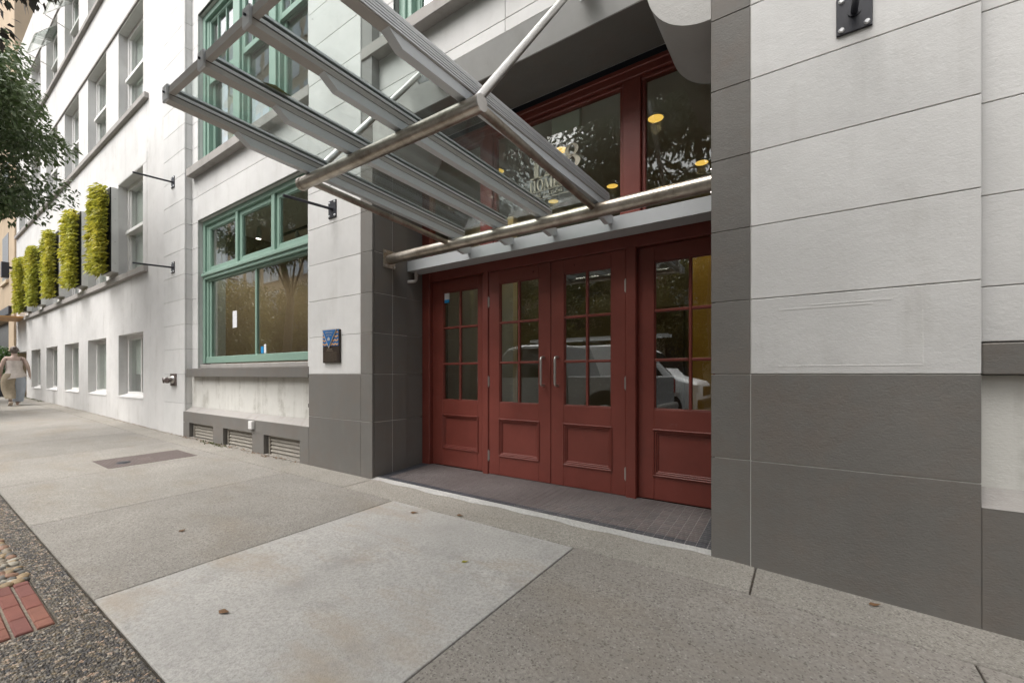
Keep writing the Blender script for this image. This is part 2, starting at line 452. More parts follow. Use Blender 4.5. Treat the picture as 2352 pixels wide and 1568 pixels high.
class MB:
    def __init__(s):
        s.v, s.f = [], []
    def add(s, vs, fs):
        o = len(s.v)
        s.v += [tuple(p) for p in vs]
        s.f += [tuple(i + o for i in f) for f in fs]
        return s
    def box(s, x0, x1, y0, y1, z0, z1, ch=0.0):
        if x0 > x1: x0, x1 = x1, x0
        if y0 > y1: y0, y1 = y1, y0
        if z0 > z1: z0, z1 = z1, z0
        if ch <= 0:
            vs = [(x, y, z) for z in (z0, z1) for y in (y0, y1) for x in (x0, x1)]
            return s.add(vs, [(0, 2, 3, 1), (4, 5, 7, 6), (0, 1, 5, 4), (2, 6, 7, 3), (0, 4, 6, 2), (1, 3, 7, 5)])
        c = ((x0 + x1) / 2, (y0 + y1) / 2, (z0 + z1) / 2)
        h = ((x1 - x0) / 2, (y1 - y0) / 2, (z1 - z0) / 2)
        ch = min(ch, min(h) * 0.9)
        vs, idx = [], {}
        for sx in (-1, 1):
            for sy in (-1, 1):
                for sz in (-1, 1):
                    sg = (sx, sy, sz)
                    for ax in range(3):
                        idx[(sg, ax)] = len(vs)
                        vs.append(tuple(c[k] + sg[k] * (h[k] - (0 if k == ax else ch)) for k in range(3)))
        fs = []
        for ax in range(3):
            a, b = [k for k in range(3) if k != ax]
            for sg_ in (-1, 1):
                q = []
                for (p, r) in ((-1, -1), (1, -1), (1, 1), (-1, 1)):
                    t = [0, 0, 0]; t[ax] = sg_; t[a] = p; t[b] = r
                    q.append(idx[(tuple(t), ax)])
                fs.append(q)
            # edges along axis ax
            for p in (-1, 1):
                for r in (-1, 1):
                    t0 = [0, 0, 0]; t0[a] = p; t0[b] = r; t0[ax] = -1
                    t1 = list(t0); t1[ax] = 1
                    fs.append([idx[(tuple(t0), a)], idx[(tuple(t1), a)], idx[(tuple(t1), b)], idx[(tuple(t0), b)]])
        for sx in (-1, 1):
            for sy in (-1, 1):
                for sz in (-1, 1):
                    fs.append([idx[((sx, sy, sz), k)] for k in range(3)])
        out = []
        for f in fs:
            p = [Vector(vs[i]) for i in f]
            n = (p[1] - p[0]).cross(p[2] - p[0])
            mid = sum(p, Vector()) / len(p) - Vector(c)
            out.append(tuple(f) if n.dot(mid) > 0 else tuple(reversed(f)))
        return s.add(vs, out)
    def prism(s, prof, axis, a, b):
        """closed profile (2D) extruded along axis from a to b; prof in the other two axes' order"""
        n = len(prof)
        def mk(p, t):
            if axis == 'x': return (t, p[0], p[1])
            if axis == 'y': return (p[0], t, p[1])
            return (p[0], p[1], t)
        vs = [mk(p, a) for p in prof] + [mk(p, b) for p in prof]
        fs = [(i, (i + 1) % n, n + (i + 1) % n, n + i) for i in range(n)]
        fs += [tuple(range(n))[::-1], tuple(range(n, 2 * n))]
        return s.add(vs, fs)
    def tube(s, pts, r, n=12, caps=True):
        pts = [Vector(p) for p in pts]
        rs = r if isinstance(r, (list, tuple)) else [r] * len(pts)
        rings, prev = [], None
        for i, p in enumerate(pts):
            d = (pts[min(i + 1, len(pts) - 1)] - pts[max(i - 1, 0)]).normalized()
            up = Vector((0, 0, 1)) if abs(d.z) < 0.95 else Vector((1, 0, 0))
            if prev is not None:
                u = (prev - d * prev.dot(d)).normalized()
            else:
                u = d.cross(up).normalized()
            prev = u
            w = d.cross(u)
            rings.append([p + (u * math.cos(2 * math.pi * k / n) + w * math.sin(2 * math.pi * k / n)) * rs[i] for k in range(n)])
        o = [q for rg in rings for q in rg]
        fs = []
        for i in range(len(rings) - 1):
            for k in range(n):
                a, b = i * n + k, i * n + (k + 1) % n
                fs.append((a, b, b + n, a + n))
        if caps:
            fs.append(tuple(range(n))[::-1])
            fs.append(tuple(range((len(rings) - 1) * n, len(rings) * n)))
        return s.add(o, fs)
    def loft(s, rings, caps=True, close=True):
        n = len(rings[0])
        o = [q for rg in rings for q in rg]
        fs = []
        for i in range(len(rings) - 1):
            for k in range(n if close else n - 1):
                a, b = i * n + k, i * n + (k + 1) % n
                fs.append((a, b, b + n, a + n))
        if caps:
            fs.append(tuple(range(n))[::-1])
            fs.append(tuple(range((len(rings) - 1) * n, len(rings) * n)))
        return s.add(o, fs)
    def disc(s, c, r, axis='y', h=0.004, n=20):
        d = {'x': Vector((1, 0, 0)), 'y': Vector((0, 1, 0)), 'z': Vector((0, 0, 1))}[axis] * h
        c = Vector(c)
        return s.tube([c - d / 2, c + d / 2], r, n)
    def data(s, name, off=Vector((0, 0, 0)), smooth=False, fix=True):
        me = bpy.data.meshes.new(name)
        a = np.array(s.v, dtype=np.float64) - np.array(off)
        me.from_pydata(a.tolist(), [], s.f)
        me.validate()
        if fix and len(s.f) < 60000:
            import bmesh
            bm = bmesh.new()
            bm.from_mesh(me)
            bmesh.ops.recalc_face_normals(bm, faces=bm.faces)
            bm.to_mesh(me)
            bm.free()
        if smooth:
            me.polygons.foreach_set('use_smooth', [True] * len(me.polygons))
            try:
                me.set_sharp_from_angle(angle=math.radians(40))
            except Exception:
                pass
        return me
    def build(s, name, mat, parent=None, smooth=False, fix=True, **tags):
        me = s.data(name, off_of(parent), smooth, fix)
        me.materials.append(M[mat] if isinstance(mat, str) else mat)
        o = bpy.data.objects.new(name, me)
        COL.objects.link(o)
        if parent is not None:
            o.parent = parent
        for k, v in tags.items():
            o[k] = v
        return o

def tag(o, label=None, category=None, group=None, kind=None):
    for k, v in (('label', label), ('category', category), ('group', group), ('kind', kind)):
        if v: o[k] = v
    return o

def thing(name, loc, label, category, group=None, rz=0.0):
    e = bpy.data.objects.new(name, None)
    e.empty_display_size = 0.2
    COL.objects.link(e)
    e.location = loc
    e.rotation_euler = (0, 0, rz)
    return tag(e, label, category, group)

def inst(o, parent, name=None, loc=None, rot=None, scale=None):
    c = o.copy()
    COL.objects.link(c)
    c.parent = parent
    if loc is not None: c.location = loc
    if rot is not None: c.rotation_euler = rot
    if scale is not None: c.scale = scale
    return c

def copy_tree(o, parent=None):
    c = o.copy()
    COL.objects.link(c)
    c.parent = parent
    for ch in list(o.children):
        copy_tree(ch, c)
    return c

def lamp_fill_spot(loc, watts, col, parent):
    l = bpy.data.lights.new('lamp_fill_spot', 'SPOT')
    l.energy = watts
    l.color = col
    l.spot_size = math.radians(150)
    l.spot_blend = 0.8
    l.shadow_soft_size = 0.06
    o = bpy.data.objects.new('lamp_fill_spot', l)
    COL.objects.link(o)
    o.parent = parent
    o.location = Vector(loc) - off_of(parent)
    return o

# ---------------------------------------------------------------- ground heights
GP = [(-60, -0.70), (-25.3, -0.908), (-16, -1.015), (-10.4, -1.117), (-5.4, -1.15), (-0.4, -1.175), (0.9, -1.25), (3, -1.33), (12, -1.55)]
def g(x):
    for (a, b), (c, d) in zip(GP, GP[1:]):
        if x <= c or c == 12:
            return b + (d - b) * (x - a) / (c - a)
def gz(x, y):
    return g(x) - 0.02 * (3 - y)
D, YB, YW, YD = 3.0, 3.113, 3.19, 3.767
CURB = -1.05
def road_z(x):
    return gz(x, CURB) - 0.14

# ---------------------------------------------------------------- ground, road, sidewalk
def sheet(xs, ys, zf):
    b = MB()
    n = len(ys)
    for x in xs:
        for y in ys:
            b.v.append((x, y, zf(x, y)))
    for i in range(len(xs) - 1):
        for j in range(n - 1):
            b.f.append((i * n + j, (i + 1) * n + j, (i + 1) * n + j + 1, i * n + j + 1))
    return b
XS = [-60, -42, -30, -25.3, -20, -16, -13, -10.4, -8, -5.4, -3, -0.4, 0.9, 3, 6, 12, 20]
tag(sheet([-300, -60, 20, 300], [-300, -100, 100, 300], lambda x, y: -1.95).build('ground', 'asphalt'), kind='structure')
tag(sheet(XS, [-13.4, -8, -4, CURB - 0.15], lambda x, y: road_z(x) - 0.0).build('road', 'asphalt'), kind='structure')
for nm, y0, y1 in (('far_pavement', -17.0, -13.4),):
    b = MB()
    for a, c in zip(XS, XS[1:]):
        b.add([(a, y0, road_z(a) + .14), (c, y0, road_z(c) + .14), (c, y1, road_z(c) + .14), (a, y1, road_z(a) + .14), (c, y1, road_z(c) - .1), (a, y1, road_z(a) - .1)], [(0, 1, 2, 3), (3, 2, 4, 5)])
    tag(b.build(nm, 'slab', fix=False), kind='structure')
lm = MB()
for k in range(18):
    x = -50 + k * 3.6
    lm.add([(x, -7.32, road_z(x) + .004), (x + 1.8, -7.32, road_z(x + 1.8) + .004), (x + 1.8, -7.2, road_z(x + 1.8) + .004), (x, -7.2, road_z(x) + .004)], [(0, 1, 2, 3)])
tag(lm.build('lane_marking', 'whitetag'), kind='structure')

def gslab(b, x0, x1, y0, y1, up=0.0, th=0.06, ch=0.004, nx=1):
    """box following the ground with a chamfered top edge"""
    br = [q for q, _ in GP if x0 + .01 < q < x1 - .01]
    if br:
        xs = [x0] + br + [x1]
        c4 = lambda x, y, d: (x, y, gz(x, y) + up - d)
        for i, (a, c) in enumerate(zip(xs, xs[1:])):
            ta, tc = a + (ch if i == 0 else 0), c - (ch if i == len(xs) - 2 else 0)
            vs = [c4(ta, y0 + ch, 0), c4(tc, y0 + ch, 0), c4(tc, y1 - ch, 0), c4(ta, y1 - ch, 0), c4(a, y0, ch), c4(c, y0, ch), c4(c, y1, ch), c4(a, y1, ch), c4(a, y0, th), c4(c, y0, th), c4(c, y1, th), c4(a, y1, th)]
            fs = [(0, 1, 2, 3), (0, 4, 5, 1), (2, 6, 7, 3), (4, 8, 9, 5), (6, 10, 11, 7)]
            if i == 0: fs += [(3, 7, 4, 0), (7, 11, 8, 4)]
            if i == len(xs) - 2: fs += [(1, 5, 6, 2), (5, 9, 10, 6)]
            b.add(vs, fs)
        return b
    top = [(x0 + ch, y0 + ch), (x1 - ch, y0 + ch), (x1 - ch, y1 - ch), (x0 + ch, y1 - ch)]
    rim = [(x0, y0), (x1, y0), (x1, y1), (x0, y1)]
    vs = [(x, y, gz(x, y) + up) for x, y in top] + [(x, y, gz(x, y) + up - ch) for x, y in rim] + [(x, y, gz(x, y) + up - th) for x, y in rim]
    fs = [(0, 1, 2, 3)] + [(k, 4 + k, 4 + (k + 1) % 4, (k + 1) % 4) for k in range(4)] + [(4 + k, 8 + k, 8 + (k + 1) % 4, 4 + (k + 1) % 4) for k in range(4)] + [(11, 10, 9, 8)]
    return b.add(vs, fs)

walk = sheet(XS, [0.60, 1.6, 2.6, 3.75], lambda x, y: gz(x, y) - 0.012).build('sidewalk', 'joint')
tag(walk, kind='structure')
jx = [7.2, 5.3, 3.4, 1.95, 0.6, -1.3, -3.15, -5.05, -6.95, -8.85, -10.75, -12.65, -14.55, -16.45, -18.35, -20.25, -22.15, -24.05, -25.95, -28, -32, -36, -40, -46, -52]
for a, c in zip(jx, jx[1:]):
    mat = 'slab_new' if a == -1.3 else ('slab_coarse' if c >= -1.3 else 'slab')
    gp_ = 0.0045
    o = gslab(MB(), c + gp_, a - gp_, 0.617, 2.635 - gp_).build('paving_slab', mat, walk)
    if a == -1.3:
        o['label'] = 'pale new concrete slab'
sx = [7.2, 2.6, -0.25, -3.93, -7.2, -10.3, -13.6, -17, -20.5, -24, -28, -34, -40, -52]
for a, c in zip(sx, sx[1:]):
    gslab(MB(), c + 0.005, a - 0.005, 2.641, 3.02).build('edge_slab', 'strip', walk)

# furniture zone: aggregate paving, bricks, stone bed, kerb
agg = MB()
def agg_patch(x0, x1, y0, y1, up=-0.002):
    n = max(1, int((x1 - x0) / 1.5))
    for i in range(n):
        gslab(agg, x0 + (x1 - x0) * i / n + (0.002 if i else 0), x0 + (x1 - x0) * (i + 1) / n, y0, y1, up, 0.12)
agg_patch(-3.0, 20, CURB + 0.15, 0.606)
agg_patch(-30, -3.01, 0.462, 0.606)
agg_patch(-30, -9.0, CURB + 0.15, 0.452)
aggo = tag(agg.build('aggregate_paving', 'agg_base'), kind='structure')

def ico():
    t = (1 + 5 ** 0.5) / 2
    v = np.array([(-1, t, 0), (1, t, 0), (-1, -t, 0), (1, -t, 0), (0, -1, t), (0, 1, t), (0, -1, -t), (0, 1, -t), (t, 0, -1), (t, 0, 1), (-t, 0, -1), (-t, 0, 1)], float)
    v /= np.linalg.norm(v[0])
    f = [(0, 11, 5), (0, 5, 1), (0, 1, 7), (0, 7, 10), (0, 10, 11), (1, 5, 9), (5, 11, 4), (11, 10, 2), (10, 7, 6), (7, 1, 8), (3, 9, 4), (3, 4, 2), (3, 2, 6), (3, 6, 8), (3, 8, 9), (4, 9, 5), (2, 4, 11), (6, 2, 10), (8, 6, 7), (9, 8, 1)]
    return v, np.array(f)

def np_mesh(name, V, F, mat, parent=None, smooth=False):
    me = bpy.data.meshes.new(name)
    V = np.asarray(V, np.float32) - np.array(off_of(parent), np.float32)
    nv, nf = len(V), len(F)
    k = F.shape[1]
    me.vertices.add(nv)
    me.vertices.foreach_set('co', V.ravel())
    me.loops.add(nf * k)
    me.loops.foreach_set('vertex_index', F.astype(np.int32).ravel())
    me.polygons.add(nf)
    me.polygons.foreach_set('loop_start', np.arange(0, nf * k, k, dtype=np.int32))
    me.polygons.foreach_set('loop_total', np.full(nf, k, np.int32))
    if smooth:
        me.polygons.foreach_set('use_smooth', np.ones(nf, bool))
    me.update(calc_edges=True)
    me.materials.append(M[mat])
    o = bpy.data.objects.new(name, me)
    COL.objects.link(o)
    if parent is not None:
        o.parent = parent
    return o

def pebble_field(name, rects, pitch, rad, mat, parent, zoff=0.0):
    iv, jf = ico()
    P = []
    for x0, x1, y0, y1 in rects:
        nx, ny = int((x1 - x0) / pitch), int((y1 - y0) / pitch)
        X, Y = np.meshgrid(np.arange(nx), np.arange(ny))
        x = x0 + (X.ravel() + 0.5 + 0.5 * (Y.ravel() % 2)) * (x1 - x0 - pitch / 2) / nx + RNG.normal(0, pitch * 0.22, nx * ny)
        y = y0 + (Y.ravel() + 0.5) * (y1 - y0) / ny + RNG.normal(0, pitch * 0.22, nx * ny)
        P.append(np.stack([np.clip(x, x0, x1), np.clip(y, y0, y1)], 1))
    P = np.concatenate(P)
    n = len(P)
    z = np.array([gz(a, b) for a, b in P]) + zoff
    r = rad * RNG.uniform(0.55, 1.35, (n, 1)) * np.stack([RNG.uniform(0.8, 1.35, n), RNG.uniform(0.75, 1.1, n), RNG.uniform(0.5, 0.75, n)], 1)
    th = RNG.uniform(0, 6.28, n)
    V = iv[None] * r[:, None, :] * RNG.uniform(0.88, 1.12, (n, 12, 1))
    c, s_ = np.cos(th)[:, None], np.sin(th)[:, None]
    V = np.stack([V[..., 0] * c - V[..., 1] * s_, V[..., 0] * s_ + V[..., 1] * c, V[..., 2]], 2)
    V += np.stack([P[:, 0], P[:, 1], z], 1)[:, None, :]
    F = jf[None] + (np.arange(n) * 12)[:, None, None]
    return np_mesh(name, V.reshape(-1, 3), F.reshape(-1, 3), mat, parent, True)
tag(pebble_field('pebble_topping', [(-7.5, -3.01, 0.466, 0.602), (-2.998, -1.4, 0.0, 0.602)], 0.0105, 0.0068, 'pebble', aggo, -0.0015), kind='stuff')

BX0, BX1 = -3.745, -3.012
bed = MB()
gslab(bed, BX0 - 0.012, BX1, CURB + 0.15, 0.460, -0.006, 0.1)
bricks = tag(bed.build('brick_paving', 'mortar'), kind='structure')
xb = [BX1 - 0.005 - i * 0.2 for i in range(5)]
row = 0
y = 0.452
while y > -0.35:
    y0 = y - 0.058
    shift = [0.105, 0.0, 0.07, 0.14][row % 4]
    x = BX1 - 0.004
    first = True
    while x > BX0 + 0.02:
        L = (0.193 - shift) if first and shift else 0.193
        first = False
        xa = max(BX0, x - L)
        if x - xa > 0.03:
            o = gslab(MB(), xa, x - 0.004, y0, y, 0.006 + random.uniform(-.002, .002), 0.05, 0.005).build('brick', 'brick', bricks)
        x = xa - 0.001
    y = y0 - 0.012
    row += 1

bedb = MB()
gslab(bedb, -9.0, BX0 - 0.014, CURB + 0.15, 0.460, -0.03, 0.1)
stones = tag(bedb.build('stone_bed', 'soil'), kind='structure')
iv, jf = ico()
def stone_mesh(k):
    import bmesh
    bm = bmesh.new()
    bmesh.ops.create_icosphere(bm, subdivisions=2, radius=1)
    rs = random.Random(k)
    ph = [rs.uniform(0, 6) for _ in range(6)]
    for v in bm.verts:
        q = v.co
        q *= 1 + 0.10 * math.sin(3 * q.x + ph[0]) + 0.10 * math.sin(3 * q.y + ph[1]) + 0.06 * math.sin(4 * q.z + ph[2])
        v.co = Vector((q.x * rs.uniform(0.99, 1.01), q.y, q.z))
    me = bpy.data.meshes.new('river_stone')
    bm.to_mesh(me)
    bm.free()
    me.polygons.foreach_set('use_smooth', [True] * len(me.polygons))
    me.materials.append(M['cobble'])
    return me
smesh = [stone_mesh(k) for k in range(6)]
cnt = 0
for i in range(24):
    for j in range(9):
        x = -3.78 - i * 0.047 + random.uniform(-.012, .012)
        yy = 0.445 - j * 0.036 + random.uniform(-.010, .006)
        o = bpy.data.objects.new('river_stone', random.choice(smesh))
        COL.objects.link(o)
        o.parent = stones
        o.location = (x, min(yy, 0.445), gz(x, yy) - 0.008 + random.uniform(-.004, .008))
        k = random.uniform(0.019, 0.03)
        o.scale = (k * random.uniform(1, 1.35), k, k * random.uniform(0.6, 0.85))
        o.rotation_euler = (random.uniform(-.3, .3), random.uniform(-.3, .3), random.uniform(0, 6.28))
kb = MB()
for a, c in zip(XS, XS[1:]):
    kb.add([(a, CURB + .15, gz(a, CURB)), (c, CURB + .15, gz(c, CURB)), (c, CURB, gz(c, CURB)), (a, CURB, gz(a, CURB)), (c, CURB - .02, gz(c, CURB) - .3), (a, CURB - .02, gz(a, CURB) - .3)], [(0, 1, 2, 3), (3, 2, 4, 5)])
tag(kb.build('kerb', 'slab', fix=False), kind='structure')

# ---------------------------------------------------------------- main building
bld = thing('heritage_building', (-4.8, 3.6, -1.2), 'white and grey rendered building with green framed windows and oxblood entrance doors', 'building')
Z0 = -1.45
ZTOP = 9.5
JZ = [-0.532, 0.0, 0.459, 0.907, 1.363, 1.814, 2.27, 2.724, 3.178, 3.632, 4.086, 4.54, 4.994, 5.448, 5.902, 6.356, 6.81, 7.264, 7.72, 8.17, 8.63, 9.08, ZTOP]

def blocks(parent, x0, x1, y, z0, z1, matf, th=0.03, gap=0.0045, xj=(), zj=None):
    """courses of blocks on a facade plane facing -Y"""
    zs = [z0] + [q for q in (zj or JZ) if z0 + 0.03 < q < z1 - 0.03] + [z1]
    xs = [x0] + [q for q in xj if x0 + 0.03 < q < x1 - 0.03] + [x1]
    for a, b_ in zip(zs, zs[1:]):
        for c, d in zip(xs, xs[1:]):
            h = gap / 2
            MB().box(c + (h if c > x0 else 0), d - (h if d < x1 else 0), y, y + th,
                     a + (h if a > z0 else 0), b_ - (h if b_ < z1 else 0), 0.0025).build('block', matf((a + b_) / 2), parent)

white = lambda z: 'white'
grey = lambda z: 'grey'
basegrey = lambda z: 'grey' if z < 0 else 'white'
CH = 0.012
# left pier
p = MB().box(-10.287, -9.247, D + CH, 3.5, Z0, ZTOP).build('pillar', 'groove', bld)
blocks(p, -10.287, -9.244, D, Z0, ZTOP, white)
# side of the left pier turned towards the window
for a, b_ in zip([Z0] + JZ, JZ):
    MB().box(-9.246, -9.240, D + 0.032, YB + 0.02, a + .003, b_ - .003, 0.002).build('return_block', 'white', p)
# pillar left of the doors
p = MB().box(-5.192, -3.955, D + CH, 3.745, 0.0, ZTOP).build('pillar', 'groove', bld)
MB().box(-5.192, -3.965, D + .004, 3.745, Z0, -.0005).build('pillar_base', 'groove_grey', p)
MB().box(-4.141, -3.965, D + .004, 3.74, 0.0005, 2.84).build('pillar_base', 'groove_grey', p)
blocks(p, -5.195, -4.139, D, Z0, ZTOP, basegrey)
blocks(p, -4.137, -3.932, D, Z0, 2.724, grey)
blocks(p, -4.137, -3.932, D, 2.729, 2.85, grey)
MB().box(-3.958, -3.9365, D + .036, 3.496, Z0, 2.84).build('pillar_base', 'groove_grey', p)
# jamb facing the doors (X = -3.932)
jz = [Z0] + [q for q in JZ if q < 2.8] + [2.85]
for a, b_ in zip(jz, jz[1:]):
    MB().box(-3.962, -3.932, D + 0.034, 3.28, a + .003, b_ - .003, 0.004).build('jamb_block', 'grey', p)
    MB().box(-3.962, -3.932, 3.285, 3.498, a + .003, b_ - .003, 0.004).build('jamb_block', 'grey', p)
    MB().box(-3.975, -3.950, 3.503, 3.80, a + .003, b_ - .003, 0.004).build('jamb_block', 'grey', p)
# pillar right of the doors
p = MB().box(-0.48, 0.703, D + CH, 3.745, 0.0, ZTOP).build('pillar', 'groove', bld)
MB().box(-0.48, 0.703, D + .004, 3.745, Z0, -.0005).build('pillar_base', 'groove_grey', p)
MB().box(-0.475, -0.276, D + .006, 3.74, 0.0005, 2.84).build('pillar_base', 'groove_grey', p)
blocks(p, -0.276, 0.705, D, Z0, ZTOP, basegrey, gap=0.005)
blocks(p, -0.502, -0.281, D, Z0, 2.85, grey)
for a, b_ in zip(jz, jz[1:]):
    MB().box(-0.502, -0.478, D + 0.034, 3.80, a + .003, b_ - .003, 0.004).build('jamb_block', 'grey', p)

pt = MB()
for (a, c, e, f) in ((-.13, .50, .045, .051), (-.13, .30, .378, .386), (.02, .38, .395, .402), (.494, .50, .05, .33)):
    pt.box(a, c, D - .0012, D + .002, e, f, .0005)
pt.build('render_patch', 'white', p)
# wall between left pier and door pillar, at the recessed plane
wl_ = MB()
wl_.box(-9.247, -8.99, YB + CH, 3.5, Z0, ZTOP)
wl_.box(-5.41, -5.192, YB + CH, 3.5, Z0, ZTOP)
wl_.box(-8.99, -5.41, YB + CH, 3.5, 2.75, 3.60)
wl_.box(-8.99, -5.41, YB + CH, 3.5, 6.44, ZTOP)
wl_.box(-8.99, -5.41, YB + CH, 3.5, -0.60, 0.10)
wall = wl_.build('wall', 'groove', bld)
blocks(wall, -9.24, -8.988, YB, 0.10, ZTOP, white)
blocks(wall, -5.41, -5.197, YB, 0.10, ZTOP, white)
blocks(wall, -8.984, -5.414, YB, 2.752, 3.60, white)
blocks(wall, -8.984, -5.414, YB, 6.44, ZTOP, white)
MB().box(-9.24, -5.197, YB, YB + 0.02, -0.62, -0.045, 0.003).build('spandrel', 'white_dirty', wall)
# reveals of the windows (plastered returns)
for (z0, z1) in ((0.10, 2.75), (3.60, 6.44)):
    MB().box(-8.993, -8.985, YB + 0.034, YW + 0.05, z0, z1).build('reveal', 'white', wall)
    MB().box(-8.985, -5.413, YB + 0.034, YW + 0.05, z1 - 0.004, z1 + 0.004).build('reveal', 'white', wall)
MB().box(-9.155, -5.197, 2.992, 3.30, -0.045, 0.098, 0.006).build('window_sill', 'grey', bld)
MB().box(-9.16, -5.197, 2.995, 3.26, 3.54, 3.68, 0.006).build('window_sill', 'stone_sill', bld)

# plinth with three vents
pl = MB()
pl.box(-9.306, -5.196, D - 0.001, YB + 0.05, -0.862, -0.668, 0.004)
V = [(-9.033, -8.041), (-7.669, -6.699), (-6.354, -5.408)]
edges = [-9.306] + [q for v in V for q in v] + [-5.196]
for i in range(0, len(edges), 2):
    pl.box(edges[i], edges[i + 1], D - 0.0005, YB + 0.05, Z0, -0.8615, 0.003)
for a, b_ in V:
    pl.box(a, b_, YB + 0.04, YB + 0.1, Z0, -0.862)
plinth = pl.build('plinth', 'grey', bld)
MB().prism([(D - 0.001, -0.672), (YB + 0.002, -0.585), (YB + 0.002, -0.672)], 'x', -9.306, -5.196).build('plinth_cap', 'stone_sill', plinth)
for i, (a, b_) in enumerate(V):
    zb = g((a + b_) / 2) - 0.01
    v = MB()
    v.box(a + .03, a + .06, 3.055, 3.09, zb, -0.87)
    v.box(b_ - .03, b_, 3.055, 3.09, zb, -0.87)
    v.box(a + .03, b_, 3.055, 3.09, -0.892, -0.87)
    v.box(a + .05, b_, 3.10, 3.11, zb, -0.87)
    vent = v.build('vent', 'louvre', bld)
    zz = -0.895
    while zz > zb + 0.03:
        MB().prism([(3.062, zz - 0.047), (3.066, zz - 0.052), (3.098, zz - 0.004), (3.094, zz)], 'x', a + .06, b_ - .03).build('louvre_slat', 'louvre', vent)
        zz -= 0.052
    MB().box(a, b_, 3.003, 3.058, zb - 0.2, zb + 0.022, 0.004).build('vent_sill', 'strip', vent)

# ---- green windows
def sash(parent, x0, x1, z0, z1, y, w=0.05, t=0.04, mat='green', gl='glass', name='sash', wb=None, bars=None):
    """rectangular sash with a pane; bars = (vertical xs, horizontal zs)"""
    wb = wb or w
    s_ = MB()
    s_.box(x0, x0 + w, y, y + t, z0, z1, 0.004)
    s_.box(x1 - w, x1, y, y + t, z0, z1, 0.004)
    s_.box(x0 + w, x1 - w, y + .001, y + t, z1 - w, z1, 0.004)
    s_.box(x0 + w, x1 - w, y + .001, y + t, z0, z0 + wb, 0.004)
    # glazing beads
    for (a, b_, c, d) in ((x0 + w, x0 + w + .012, z0 + wb, z1 - w), (x1 - w - .012, x1 - w, z0 + wb, z1 - w), (x0 + w, x1 - w, z1 - w - .012, z1 - w), (x0 + w, x1 - w, z0 + wb, z0 + wb + .012)):
        s_.box(a, b_, y + 0.012, y + t - .004, c, d)
    if bars:
        for bx in bars[0]:
            s_.box(bx - .011, bx + .011, y + .006, y + t - .002, z0 + wb, z1 - w, 0.003)
        for bz in bars[1]:
            s_.box(x0 + w, x1 - w, y + .008, y + t - .003, bz - .011, bz + .011, 0.003)
    o = s_.build(name, mat, parent)
    MB().box(x0 + w, x1 - w, y + t * 0.55, y + t * 0.55 + 0.005, z0 + wb, z1 - w).build('pane', gl, parent)
    return o

def green_lower():
    x0, x1, z0, z1, y = -8.985, -5.414, 0.195, 2.745, YW
    f = MB()
    f.box(x0, x0 + 0.09, y, y + .12, z0, z1, 0.006)
    f.box(x0 + 0.09, x0 + 0.16, y + .03, y + .12, z0 + .04, z1 - .08, 0.006)
    f.box(x0 + 0.16, x0 + 0.235, y + .05, y + .12, z0 + .04, 1.70, 0.006)
    f.box(x1 - 0.10, x1, y, y + .12, z0, z1, 0.006)
    f.box(x0 + 0.09, x1 - .1, y - .002, y + .12, z1 - .085, z1, 0.006)
    f.box(x0 + 0.09, x1 - .1, y + .02, y + .12, z0, z0 + .115, 0.006)
    # transom bar with stepped moulding
    f.box(x0 + .02, x1 - .02, y - .035, y + .12, 1.745, 1.80, 0.008)
    f.box(x0 + .09, x1 - .02, y - .01, y + .12, 1.69, 1.745, 0.006)
    f.box(x0 + .09, x1 - .02, y - .012, y + .11, 1.80, 1.828, 0.006)
    f.box(x0 + .16, x1 - .1, y + .03, y + .11, 1.655, 1.69, 0.006)
    f.box(-7.125, -7.075, y + .045, y + .085, z0 + .115, 1.69, 0.006)
    f.box(-7.70, -7.62, y + .0, y + .11, 1.828, z1 - .085, 0.006)
    f.box(-6.53, -6.44, y + .0, y + .11, 1.828, z1 - .085, 0.006)
    w = f.build('window', 'green', bld)
    for a, b_ in ((-8.825, -7.70), (-7.62, -6.53), (-6.44, -5.514)):
        sash(w, a, b_, 1.83, z1 - .086, y + .035, 0.075, 0.05)
    MB().box(-8.75, -7.125, y + .07, y + .076, z0 + .115, 1.69).build('pane', 'glass', w)
    MB().box(-7.075, -5.514, y + .07, y + .076, z0 + .115, 1.69).build('pane', 'glass', w)
    MB().box(-9.0, -5.20, YB + 0.035, y + .1, 0.10, 0.172, 0.01).build('flashing', 'stone_sill', w)
    # notice and small stickers on the glass
    MB().box(-7.95, -7.80, y + .066, y + .069, 0.78, 1.06).build('notice', 'whitetag', w)
    MB().box(-6.98, -6.90, y + .066, y + .069, 0.325, 0.43).build('sticker', 'bluetag', w)
    MB().box(-6.885, -6.82, y + .066, y + .069, 0.325, 0.46).build('sticker', 'whitetag', w)
    return w
gw = green_lower()

